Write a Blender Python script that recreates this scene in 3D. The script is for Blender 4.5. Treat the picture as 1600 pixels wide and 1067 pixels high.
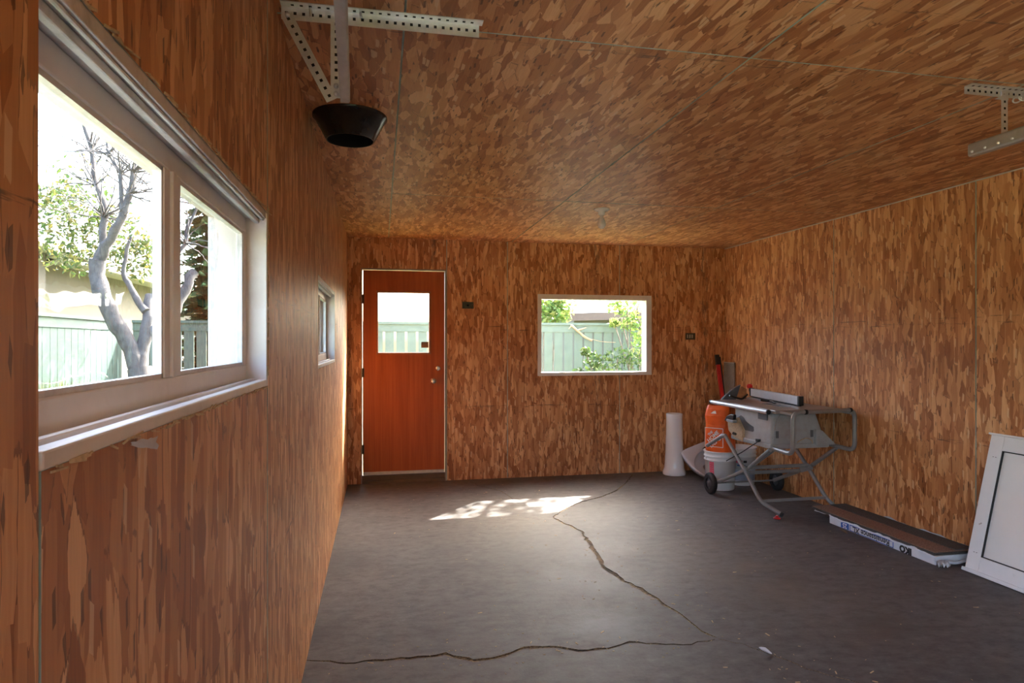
import bpy, bmesh, math, random
from mathutils import Vector, Matrix, Euler
from mathutils.geometry import delaunay_2d_cdt

for o in list(bpy.data.objects):
    bpy.data.objects.remove(o, do_unlink=True)
scene = bpy.context.scene
col = scene.collection
R = math.radians
rng = random.Random(7)

# ------------------------------------------------------------------ camera, sky, sun, exposure
YAW = R(11.45); F_PX = 1012.0; CAM = Vector((0, 0, 1.40)); HZ = 535.0
cam_d = bpy.data.cameras.new('camera'); cam_d.sensor_width = 36.0
cam_d.lens = F_PX / 1600 * 36.0; cam_d.clip_start = 0.02; cam_d.clip_end = 300
cam_d.shift_y = (HZ - 533.5) / 1600
cam = bpy.data.objects.new('camera', cam_d); col.objects.link(cam)
cam.location = CAM; cam.rotation_euler = (R(90), 0, -YAW)
scene.camera = cam

world = bpy.data.worlds.new('sky'); scene.world = world; world.use_nodes = True
wn = world.node_tree; wn.nodes.clear()
sky = wn.nodes.new('ShaderNodeTexSky'); sky.sky_type = 'NISHITA'; sky.sun_disc = False
sky.sun_elevation = R(41.7); sky.sun_rotation = R(41.9); sky.dust_density = 6.0; sky.air_density = 1.0
bg = wn.nodes.new('ShaderNodeBackground'); bg.inputs['Strength'].default_value = 0.60
wo = wn.nodes.new('ShaderNodeOutputWorld')
wn.links.new(sky.outputs[0], bg.inputs[0]); wn.links.new(bg.outputs[0], wo.inputs[0])
sun_d = bpy.data.lights.new('sun', 'SUN'); sun_d.energy = 8.5; sun_d.angle = R(0.53); sun_d.color = (1, 0.95, 0.87)
sun = bpy.data.objects.new('sun', sun_d); col.objects.link(sun)
SUN_DIR = Vector((-0.75, -0.837, -1.0)).normalized()
sun.rotation_euler = SUN_DIR.to_track_quat('-Z', 'Y').to_euler(); sun.location = (8, 14, 12)
vs = scene.view_settings
vs.view_transform = 'Standard'; vs.look = 'None'; vs.gamma = 1.0; vs.use_curve_mapping = False
vs.exposure = 2.6
cy = scene.cycles
cy.use_denoising = True; cy.max_bounces = 8; cy.diffuse_bounces = 6; cy.adaptive_threshold = 0.02; cy.transparent_max_bounces = 16
cy.sample_clamp_indirect = 6.0

# ------------------------------------------------------------------ pixel helpers (1600x1067)
CS, SN = math.cos(YAW), math.sin(YAW)
def ray(px, py):
    u = (px - 800) / F_PX
    return Vector((SN + u * CS, CS - u * SN, (HZ - py) / F_PX))
def at_depth(px, py, d): return CAM + ray(px, py) * d
def on_z(px, py, z=0.0): r = ray(px, py); return CAM + r * ((z - CAM.z) / r.z)
def on_y(px, py, y): r = ray(px, py); return CAM + r * (y / r.y)
def on_x(px, py, x): r = ray(px, py); return CAM + r * (x / r.x)

XL, XR, YB, YF, H = -0.321, 3.74, 6.57, -2.7, 2.44

# ------------------------------------------------------------------ materials
MATS = {}
class NT:
    def __init__(s, name):
        s.m = bpy.data.materials.new(name); s.m.use_nodes = True
        s.t = s.m.node_tree; s.t.nodes.clear()
        s.out = s.t.nodes.new('ShaderNodeOutputMaterial')
    def n(s, kind, **kw):
        nd = s.t.nodes.new('ShaderNode' + kind)
        for k, v in kw.items(): setattr(nd, k, v)
        return nd
    def set(s, inp, v):
        if isinstance(v, bpy.types.NodeSocket): s.t.links.new(v, inp)
        else: inp.default_value = v
    def math(s, op, a, b=None, c=None, clamp=False):
        nd = s.n('Math', operation=op, use_clamp=clamp)
        for i, v in enumerate((a, b, c)):
            if v is not None: s.set(nd.inputs[i], v)
        return nd.outputs[0]
    def mix(s, f, a, b, blend='MIX'):
        nd = s.n('Mix', data_type='RGBA', blend_type=blend)
        s.set(nd.inputs[0], f)
        for i, v in ((6, a), (7, b)):
            if isinstance(v, tuple) and len(v) == 3: v = v + (1,)
            s.set(nd.inputs[i], v)
        return nd.outputs[2]
    def mixf(s, f, a, b):
        nd = s.n('Mix', data_type='FLOAT'); s.set(nd.inputs[0], f); s.set(nd.inputs[2], a); s.set(nd.inputs[3], b)
        return nd.outputs[0]
    def ramp(s, f, stops, interp='LINEAR'):
        nd = s.n('ValToRGB'); cr = nd.color_ramp; cr.interpolation = interp
        while len(cr.elements) < len(stops): cr.elements.new(0.5)
        for e, (p, c) in zip(cr.elements, stops):
            e.position = p; e.color = tuple(c) + (1,) if len(c) == 3 else c
        s.set(nd.inputs[0], f); return nd.outputs[0]
    def noise(s, vec, scale, detail=3, rough=0.5, dist=0, dim='3D'):
        nd = s.n('TexNoise', noise_dimensions=dim); s.set(nd.inputs['Vector'], vec)
        nd.inputs['Scale'].default_value = scale; nd.inputs['Detail'].default_value = detail
        nd.inputs['Roughness'].default_value = rough; nd.inputs['Distortion'].default_value = dist
        return nd.outputs
    def mapping(s, vec, loc=(0, 0, 0), rot=(0, 0, 0), scale=(1, 1, 1)):
        nd = s.n('Mapping'); s.set(nd.inputs[0], vec); nd.inputs[1].default_value = loc
        nd.inputs[2].default_value = rot; nd.inputs[3].default_value = scale; return nd.outputs[0]
    def obj(s): return s.n('TexCoord').outputs['Object']
    def bump(s, h, strength=0.3, dist=0.01):
        nd = s.n('Bump'); nd.inputs['Strength'].default_value = strength; nd.inputs['Distance'].default_value = dist
        s.set(nd.inputs['Height'], h); return nd.outputs[0]
    def bsdf(s, color, rough=0.5, metal=0.0, normal=None, spec=0.5, **kw):
        b = s.n('BsdfPrincipled')
        if isinstance(color, tuple) and len(color) == 3: color = color + (1,)
        s.set(b.inputs['Base Color'], color); s.set(b.inputs['Roughness'], rough); s.set(b.inputs['Metallic'], metal)
        s.set(b.inputs['Specular IOR Level'], spec)
        if normal is not None: s.set(b.inputs['Normal'], normal)
        for k, v in kw.items(): s.set(b.inputs[k], v)
        s.t.links.new(b.outputs[0], s.out.inputs[0]); return b

def plain(name, color, rough=0.5, metal=0.0, var=0.12, scale=14, spec=0.5, bump=0.0, dirt=None):
    t = NT(name); c = t.obj(); nz = t.noise(c, scale, 4, 0.6)[0]
    dark = tuple(v * (1 - var) for v in color); lite = tuple(min(1, v * (1 + var)) for v in color)
    cc = t.ramp(nz, [(0.3, dark), (0.7, lite)])
    if dirt:
        n2 = t.noise(c, scale * 0.6, 6, 0.7)[0]
        cc = t.mix(t.ramp(n2, [(0.5, (0, 0, 0)), (0.72, (0.8, 0.8, 0.8))]), cc, dirt)
    rr = t.mixf(nz, max(0.02, rough - 0.08), min(1, rough + 0.08))
    nm = t.bump(t.noise(c, scale * 6, 3)[0], bump, 0.004) if bump else None
    t.bsdf(cc, rr, metal, nm, spec); MATS[name] = t.m; return t.m

def osb(name, marks, layers, smear=None):
    """strand board: layered, stretched cells give the wood strands (local y = strand direction)"""
    t = NT(name); tc = t.n('TexCoord'); oi = t.n('ObjectInfo')
    off = t.n('CombineXYZ')
    t.set(off.inputs[0], t.math('MULTIPLY', oi.outputs['Random'], 37.0))
    t.set(off.inputs[1], t.math('MULTIPLY', oi.outputs['Random'], 91.0))
    va = t.n('VectorMath', operation='ADD'); t.set(va.inputs[0], tc.outputs['Object']); t.set(va.inputs[1], off.outputs[0])
    p = va.outputs[0]
    wob = t.noise(p, 9.0, 2)[1]
    wm = t.n('VectorMath', operation='MULTIPLY_ADD')
    t.set(wm.inputs[0], wob); wm.inputs[1].default_value = (0.010, 0.012, 0); t.set(wm.inputs[2], p)
    pw = wm.outputs[0]
    def layer(ang, w, l, seed):
        q = t.mapping(pw, (seed * 3.7, seed * 1.9, 0), (0, 0, R(ang)), (1 / w, 1 / l, 0))
        v = t.n('TexVoronoi', voronoi_dimensions='2D', feature='F1'); v.inputs['Scale'].default_value = 1.0
        if seed > 1: v.distance = 'CHEBYCHEV'
        t.set(v.inputs['Vector'], q)
        sp = t.n('SeparateColor'); t.t.links.new(v.outputs['Color'], sp.inputs[0])
        return sp.outputs, v.outputs['Distance'], q
    L0, d0, q0 = layer(4, 0.032, 0.20, 1)
    rag = t.math('MULTIPLY', t.math('SUBTRACT', t.noise(t.mapping(pw, scale=(260, 26, 1)), 1.0, 2)[0], 0.5), 0.17)
    val = L0[0]; edge = t.math('MULTIPLY', d0, 0.0)
    for ang, w, l, cov, seed in layers:
        Lc, d, q = layer(ang, w, l, seed)
        frag = t.math('ADD', d, rag)
        pres = t.math('LESS_THAN', Lc[1], cov)
        m = t.math('MULTIPLY', pres, t.math('LESS_THAN', frag, 0.47))
        rim = t.math('MULTIPLY', t.math('MULTIPLY', pres, t.math('LESS_THAN', frag, 0.51)), t.math('SUBTRACT', 1.0, m))
        val = t.mixf(m, val, Lc[0])
        edge = t.math('MAXIMUM', t.math('MULTIPLY', edge, t.math('SUBTRACT', 1.0, m)), t.math('MULTIPLY', rim, t.math('LESS_THAN', Lc[2], 0.5)))
    grain = t.noise(t.mapping(pw, (0, 0, 0), (0, 0, 0), (150, 9, 1)), 1.0, 3, 0.6)[0]
    big = t.noise(p, 1.3, 3, 0.6)[0]
    v2 = t.math('ADD', t.math('MULTIPLY', val, 0.66), t.math('MULTIPLY', grain, 0.38))
    v2 = t.math('ADD', v2, t.math('MULTIPLY', t.math('SUBTRACT', big, 0.5), 0.30))
    cc = t.ramp(v2, [(a, c) for a, c in ((0.08, (0.24, 0.074, 0.020)), (0.26, (0.39, 0.140, 0.042)),
                     (0.48, (0.53, 0.228, 0.084)), (0.68, (0.65, 0.315, 0.130)), (0.88, (0.80, 0.46, 0.22)))])
    cc = t.mix(t.math('MULTIPLY', edge, 0.55), cc, (0.12, 0.042, 0.015))
    # sparse dark chips and pale slivers
    for ang, w, l, cov, dd, colr, seed in ((-8, 0.014, 0.075, 0.06, 0.26, (0.07, 0.024, 0.010), 7),
                                           (33, 0.013, 0.07, 0.05, 0.22, (0.075, 0.026, 0.01), 8),
                                           (10, 0.020, 0.10, 0.07, 0.30, (0.80, 0.54, 0.30), 9)):
        Lc, d, q = layer(ang, w, l, seed)
        m = t.math('MULTIPLY', t.math('LESS_THAN', Lc[1], cov), t.math('LESS_THAN', d, dd))
        cc = t.mix(t.math('MULTIPLY', m, 0.7), cc, colr)
    # printed nailing lines across the sheet (broken ink marks)
    sx = t.n('SeparateXYZ'); t.set(sx.inputs[0], tc.outputs['Object'])
    ink = t.noise(t.mapping(p, (3, 1, 0), (0, 0, 0), (5, 60, 1)), 1.0, 4, 0.7)[0]
    inkr = t.ramp(ink, [(0.55, (0, 0, 0)), (0.62, (1, 1, 1))])
    msk = None
    for yy, wd in marks:
        b = t.math('LESS_THAN', t.math('ABSOLUTE', t.math('SUBTRACT', sx.outputs[1], yy)), wd)
        msk = b if msk is None else t.math('MAXIMUM', msk, b)
    cc = t.mix(t.math('MULTIPLY', t.math('MULTIPLY', msk, inkr), 0.65), cc, (0.04, 0.025, 0.018))
    if smear:
        vb = t.math('LESS_THAN', t.math('ABSOLUTE', t.math('SUBTRACT', t.math('ADD', sx.outputs[0], t.math('MULTIPLY', t.math('SUBTRACT', ink, 0.5), 0.06)), smear)), 0.04)
        sn = t.ramp(t.noise(t.mapping(p, (1, 4, 0), (0, 0, 0), (22, 5, 1)), 1.0, 4, 0.7)[0], [(0.47, (0, 0, 0)), (0.60, (1, 1, 1))])
        cc = t.mix(t.math('MULTIPLY', t.math('MULTIPLY', vb, sn), 0.55), cc, (0.07, 0.045, 0.035))
    hgt = t.math('ADD', t.math('MULTIPLY', val, 1.0), t.math('MULTIPLY', grain, 0.25))
    rr = t.mixf(grain, 0.38, 0.62)
    t.bsdf(cc, rr, 0, t.bump(hgt, 0.45, 0.0016), 0.5)
    MATS[name] = t.m

WL = ((-15, 0.036, 0.16, 0.5, 2), (17, 0.040, 0.15, 0.5, 3), (2, 0.026, 0.19, 0.5, 4), (38, 0.046, 0.13, 0.16, 5), (-52, 0.042, 0.12, 0.12, 6))
CL = ((-24, 0.040, 0.16, 0.5, 2), (24, 0.042, 0.15, 0.5, 3), (4, 0.030, 0.18, 0.45, 4), (58, 0.046, 0.14, 0.22, 5), (-50, 0.042, 0.13, 0.2, 6))
osb('osb_wall', [(-0.49, 0.013), (0.30, 0.010), (0.335, 0.005)], WL)
osb('osb_back', [(-0.49, 0.013), (0.30, 0.010), (0.335, 0.005)], WL, smear=0.365)
osb('osb_ceiling', [(-0.82, 0.014), (0.02, 0.01), (1.17, 0.02)], CL)
plain('seam_green', (0.38, 0.46, 0.38), 0.6, 0, 0.3, 9)
plain('siding_white', (0.78, 0.76, 0.72), 0.6)
plain('frame_white', (0.80, 0.77, 0.73), 0.42, 0, 0.05, 8, bump=0.05, dirt=(0.70, 0.64, 0.57))
plain('frame_cream', (0.78, 0.71, 0.64), 0.45, 0, 0.06, 9, bump=0.08, dirt=(0.66, 0.57, 0.49))
plain('frame_old', (0.68, 0.62, 0.56), 0.5, 0, 0.08, 12, bump=0.15, dirt=(0.34, 0.29, 0.24))
plain('galvanised', (0.74, 0.76, 0.78), 0.38, 0.85, 0.1, 30)
plain('hole_dark', (0.012, 0.012, 0.013), 0.9)
plain('track_metal', (0.50, 0.50, 0.49), 0.45, 0.7, 0.12, 20)
plain('black_metal', (0.022, 0.019, 0.016), 0.22, 0.2, 0.3, 20)
plain('pipe_black', (0.004, 0.004, 0.004), 0.9)  # near-black colour for the inside of the vent pipe
plain('porcelain', (0.84, 0.83, 0.82), 0.16, 0, 0.03, 6)
plain('bulb_glass', (0.86, 0.85, 0.84), 0.2, 0, 0.02, 6)
plain('saw_grey', (0.31, 0.315, 0.315), 0.5, 0, 0.08, 16, bump=0.1, dirt=(0.27, 0.235, 0.20))
plain('saw_dark', (0.085, 0.09, 0.1), 0.5)
plain('saw_table', (0.32, 0.295, 0.275), 0.42, 0.35, 0.12, 9, dirt=(0.33, 0.28, 0.24))
plain('tube_grey', (0.26, 0.255, 0.25), 0.38, 0.25, 0.1, 20)
plain('aluminium', (0.60, 0.62, 0.65), 0.42, 0.35, 0.05, 30)
plain('rubber', (0.016, 0.016, 0.017), 0.65)
plain('black_plastic', (0.014, 0.014, 0.016), 0.4)
plain('sawdust', (0.42, 0.30, 0.19), 0.95, 0, 0.2, 60)
plain('red_plastic', (0.55, 0.018, 0.02), 0.35)
plain('orange_bag', (0.82, 0.125, 0.012), 0.42, 0, 0.1, 9, bump=0.12)
plain('print_white', (0.82, 0.80, 0.80), 0.5)
plain('print_pink', (0.72, 0.10, 0.16), 0.5)
plain('print_black', (0.015, 0.015, 0.016), 0.5)
plain('print_blue', (0.02, 0.10, 0.42), 0.45)
plain('bucket_white', (0.80, 0.79, 0.79), 0.34, 0, 0.04, 6)
plain('bucket_blue', (0.32, 0.36, 0.46), 0.4)
plain('ceramic', (0.78, 0.77, 0.78), 0.14, 0, 0.03, 5)
plain('ceramic_stain', (0.45, 0.41, 0.39), 0.3, 0, 0.2, 12)
plain('grey_board', (0.27, 0.255, 0.235), 0.7)
plain('wood_block', (0.42, 0.19, 0.075), 0.6, 0, 0.25, 25)
plain('shingle_brown', (0.30, 0.175, 0.12), 0.95, 0, 0.45, 160, bump=0.6)
plain('shingle_dark', (0.095, 0.083, 0.075), 0.95, 0, 0.4, 160, bump=0.6)
plain('film_white', (0.72, 0.75, 0.80), 0.25, 0, 0.06, 12)
plain('vinyl_white', (0.80, 0.815, 0.82), 0.3, 0, 0.03, 8)
plain('panel_white', (0.78, 0.80, 0.79), 0.22, 0, 0.03, 4)
plain('box_olive', (0.075, 0.07, 0.045), 0.6, 0.2, 0.3, 40)
plain('wire_pale', (0.40, 0.40, 0.30), 0.5)
plain('steel_knob', (0.72, 0.70, 0.67), 0.25, 0.9, 0.1, 40)
plain('hinge_dark', (0.07, 0.05, 0.035), 0.5, 0.6)
plain('sweep_pale', (0.55, 0.52, 0.47), 0.5)
plain('jamb_dark', (0.13, 0.085, 0.05), 0.7)
plain('jamb_pale', (0.30, 0.235, 0.18), 0.6)
plain('raw_wood', (0.60, 0.44, 0.25), 0.8, 0, 0.3, 60)
plain('leaf_brown', (0.20, 0.13, 0.08), 0.8)
plain('stucco', (0.085, 0.078, 0.068), 0.9, 0, 0.06, 30, bump=0.3)
plain('fascia_white', (0.20, 0.20, 0.20), 0.5)
plain('fascia_brown', (0.12, 0.075, 0.06), 0.7)
plain('roof_grey', (0.10, 0.1, 0.1), 0.9, 0, 0.2, 20)
plain('roof_pale', (0.16, 0.16, 0.17), 0.6)
plain('fence_teal', (0.020, 0.046, 0.040), 0.75, 0, 0.2, 6, bump=0.2)
plain('fence_sage', (0.095, 0.122, 0.098), 0.75, 0, 0.12, 6, bump=0.2)
plain('bark', (0.085, 0.076, 0.072), 0.9, 0, 0.4, 22, bump=0.9)
plain('bark_dark', (0.13, 0.10, 0.08), 0.9, 0, 0.4, 22, bump=0.9)
plain('driftwood', (0.3, 0.2, 0.12), 0.8, 0, 0.3, 40)
plain('clear_film', (0.62, 0.60, 0.60), 0.2)
plain('driveway', (0.55, 0.53, 0.50), 0.9, 0, 0.12, 3)

def leaf_mat(name, c1, c2, c3):
    t = NT(name); g = t.n('NewGeometry')
    cc = t.ramp(g.outputs['Random Per Island'], [(0.0, c1), (0.5, c2), (1.0, c3)])
    b = t.bsdf(cc, 0.5)
    tr = t.n('BsdfTranslucent'); t.set(tr.inputs[0], cc)
    mx = t.n('MixShader'); mx.inputs[0].default_value = 0.45
    t.t.links.new(b.outputs[0], mx.inputs[1]); t.t.links.new(tr.outputs[0], mx.inputs[2])
    t.t.links.new(mx.outputs[0], t.out.inputs[0]); MATS[name] = t.m
leaf_mat('leaf_light', (0.035, 0.07, 0.018), (0.065, 0.095, 0.024), (0.14, 0.12, 0.035))
leaf_mat('leaf_green', (0.02, 0.05, 0.01), (0.05, 0.085, 0.018), (0.09, 0.12, 0.03))
leaf_mat('leaf_vine', (0.07, 0.14, 0.025), (0.15, 0.23, 0.05), (0.28, 0.27, 0.08))
leaf_mat('needle', (0.03, 0.06, 0.03), (0.05, 0.09, 0.045), (0.08, 0.12, 0.06))
leaf_mat('grass_blade', (0.035, 0.06, 0.012), (0.07, 0.09, 0.02), (0.12, 0.115, 0.04))

def glass_mat(name, refl, tint):
    t = NT(name); tr = t.n('BsdfTransparent'); tr.inputs[0].default_value = tint + (1,)
    gl = t.n('BsdfGlossy'); gl.inputs['Roughness'].default_value = 0.02
    nz = t.noise(t.obj(), 7.0, 2)[0]
    t.set(gl.inputs['Normal'], t.bump(nz, 0.25, 0.01))
    fr = t.n('Fresnel'); fr.inputs[0].default_value = 1.45
    bf = t.n('NewGeometry').outputs['Backfacing']
    fac = t.math('MULTIPLY', t.math('MULTIPLY', fr.outputs[0], refl, clamp=True), t.math('SUBTRACT', 1.0, bf))
    mx = t.n('MixShader'); t.set(mx.inputs[0], fac)
    t.t.links.new(tr.outputs[0], mx.inputs[1]); t.t.links.new(gl.outputs[0], mx.inputs[2])
    t.t.links.new(mx.outputs[0], t.out.inputs[0]); MATS[name] = t.m
glass_mat('glass', 1.0, (0.93, 0.95, 0.95))
glass_mat('glass_double', 1.7, (0.86, 0.90, 0.92))

def door_mat():
    t = NT('door_wood'); c = t.obj()
    g1 = t.noise(t.mapping(c, scale=(28, 28, 0.9)), 1.0, 4, 0.65, 0.4)[0]
    g2 = t.noise(t.mapping(c, scale=(160, 160, 3)), 1.0, 3, 0.6)[0]
    v = t.math('ADD', t.math('MULTIPLY', g1, 0.7), t.math('MULTIPLY', g2, 0.3))
    cc = t.ramp(v, [(0.25, (0.26, 0.046, 0.008)), (0.5, (0.39, 0.085, 0.015)), (0.75, (0.50, 0.13, 0.026))])
    t.bsdf(cc, t.mixf(g1, 0.36, 0.50), 0, t.bump(g2, 0.06, 0.002), 0.3); MATS['door_wood'] = t.m
    t = NT('stop_wood'); c = t.obj(); g = t.noise(c, 30, 3)[0]
    t.bsdf(t.ramp(g, [(0.3, (0.30, 0.10, 0.03)), (0.7, (0.42, 0.16, 0.055))]), 0.4); MATS['stop_wood'] = t.m
door_mat()

def floor_mat():
    t = NT('concrete'); c = t.obj()
    a = t.noise(c, 0.55, 5, 0.62, 0.6)[0]; b = t.noise(c, 3.2, 6, 0.7)[0]; f = t.noise(c, 60, 4, 0.7)[0]
    st = t.noise(t.mapping(c, (5, 2, 0), (0, 0, 0.5), (1.2, 3.2, 1)), 1.0, 5, 0.65)[0]
    cc = t.ramp(a, [(0.30, (0.084, 0.075, 0.072)), (0.50, (0.118, 0.103, 0.094)), (0.68, (0.140, 0.114, 0.092))])
    cc = t.mix(t.ramp(b, [(0.42, (0, 0, 0)), (0.72, (0.75, 0.75, 0.75))]), cc, (0.178, 0.160, 0.150))
    cc = t.mix(t.ramp(st, [(0.55, (0, 0, 0)), (0.75, (0.6, 0.6, 0.6))]), cc, (0.052, 0.045, 0.042))
    cc = t.mix(t.ramp(f, [(0.35, (0.35, 0.35, 0.35)), (0.6, (0, 0, 0))]), cc, (0.13, 0.115, 0.112))
    g = t.noise(t.mapping(c, (2, 7, 0), (0, 0, 0.2), (1.0, 1.6, 1)), 11, 7, 0.72)[0]
    cc = t.mix(t.ramp(g, [(0.38, (0.55, 0.55, 0.55)), (0.52, (0, 0, 0))]), cc, (0.064, 0.053, 0.046))
    cc = t.mix(t.ramp(g, [(0.56, (0, 0, 0)), (0.70, (0.5, 0.5, 0.5))]), cc, (0.215, 0.20, 0.185))
    # scuffed pale patch and dark oil marks
    sx = t.n('SeparateXYZ'); t.set(sx.inputs[0], c)
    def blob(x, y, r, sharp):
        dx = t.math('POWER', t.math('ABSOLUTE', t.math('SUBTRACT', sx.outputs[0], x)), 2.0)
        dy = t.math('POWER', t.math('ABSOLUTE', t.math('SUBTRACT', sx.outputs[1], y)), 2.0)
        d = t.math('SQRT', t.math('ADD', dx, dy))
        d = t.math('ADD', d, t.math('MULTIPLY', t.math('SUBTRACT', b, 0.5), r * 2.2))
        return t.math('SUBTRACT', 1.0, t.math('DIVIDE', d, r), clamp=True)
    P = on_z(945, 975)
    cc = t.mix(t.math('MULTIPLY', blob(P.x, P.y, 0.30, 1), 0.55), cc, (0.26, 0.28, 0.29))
    for px, py, r in ((500, 985, 0.22), (680, 985, 0.10), (820, 892, 0.12), (520, 880, 0.3), (1235, 905, 0.15), (1380, 975, 0.22), (1225, 820, 0.18)):
        P = on_z(px, py); cc = t.mix(t.math('MULTIPLY', blob(P.x, P.y, r, 1), 0.6), cc, (0.065, 0.055, 0.05))
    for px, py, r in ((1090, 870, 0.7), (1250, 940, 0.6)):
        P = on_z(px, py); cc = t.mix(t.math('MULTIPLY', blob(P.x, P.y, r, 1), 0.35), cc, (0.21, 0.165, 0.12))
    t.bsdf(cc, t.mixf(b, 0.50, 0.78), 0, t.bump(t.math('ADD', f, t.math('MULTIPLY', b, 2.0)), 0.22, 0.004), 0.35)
    MATS['concrete'] = t.m
    t = NT('crack_fill'); c = t.obj(); f = t.noise(c, 90, 4, 0.7)[0]; b = t.noise(c, 3.0, 3)[0]
    cc = t.ramp(f, [(0.35, (0.03, 0.02, 0.013)), (0.5, (0.20, 0.14, 0.075)), (0.7, (0.42, 0.31, 0.17))])
    cc = t.mix(t.ramp(b, [(0.40, (0.75, 0.75, 0.75)), (0.50, (0, 0, 0))]), cc, (0.04, 0.03, 0.022))
    t.bsdf(cc, 0.95, 0, t.bump(f, 0.8, 0.006)); MATS['crack_fill'] = t.m
    t = NT('lawn'); c = t.obj(); f = t.noise(c, 5, 5, 0.7)[0]
    t.bsdf(t.ramp(f, [(0.3, (0.09, 0.12, 0.03)), (0.6, (0.20, 0.22, 0.07)), (0.8, (0.32, 0.29, 0.13))]), 0.95)
    MATS['lawn'] = t.m
floor_mat()

# ------------------------------------------------------------------ builders
WM = {}   # world matrices of roots
def tag(o, label=None, cat=None, group=None, kind=None):
    if label: o['label'] = label
    if cat: o['category'] = cat
    if group: o['group'] = group
    if kind: o['kind'] = kind
    return o
def thing(name, label, cat, loc=(0, 0, 0), rot=(0, 0, 0), group=None, kind=None):
    o = bpy.data.objects.new(name, None); col.objects.link(o); o.empty_display_size = 0.1
    o.location = loc; o.rotation_euler = rot
    WM[o.name] = Matrix.LocRotScale(Vector(loc), Euler(rot), None)
    return tag(o, label, cat, group, kind)

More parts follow.
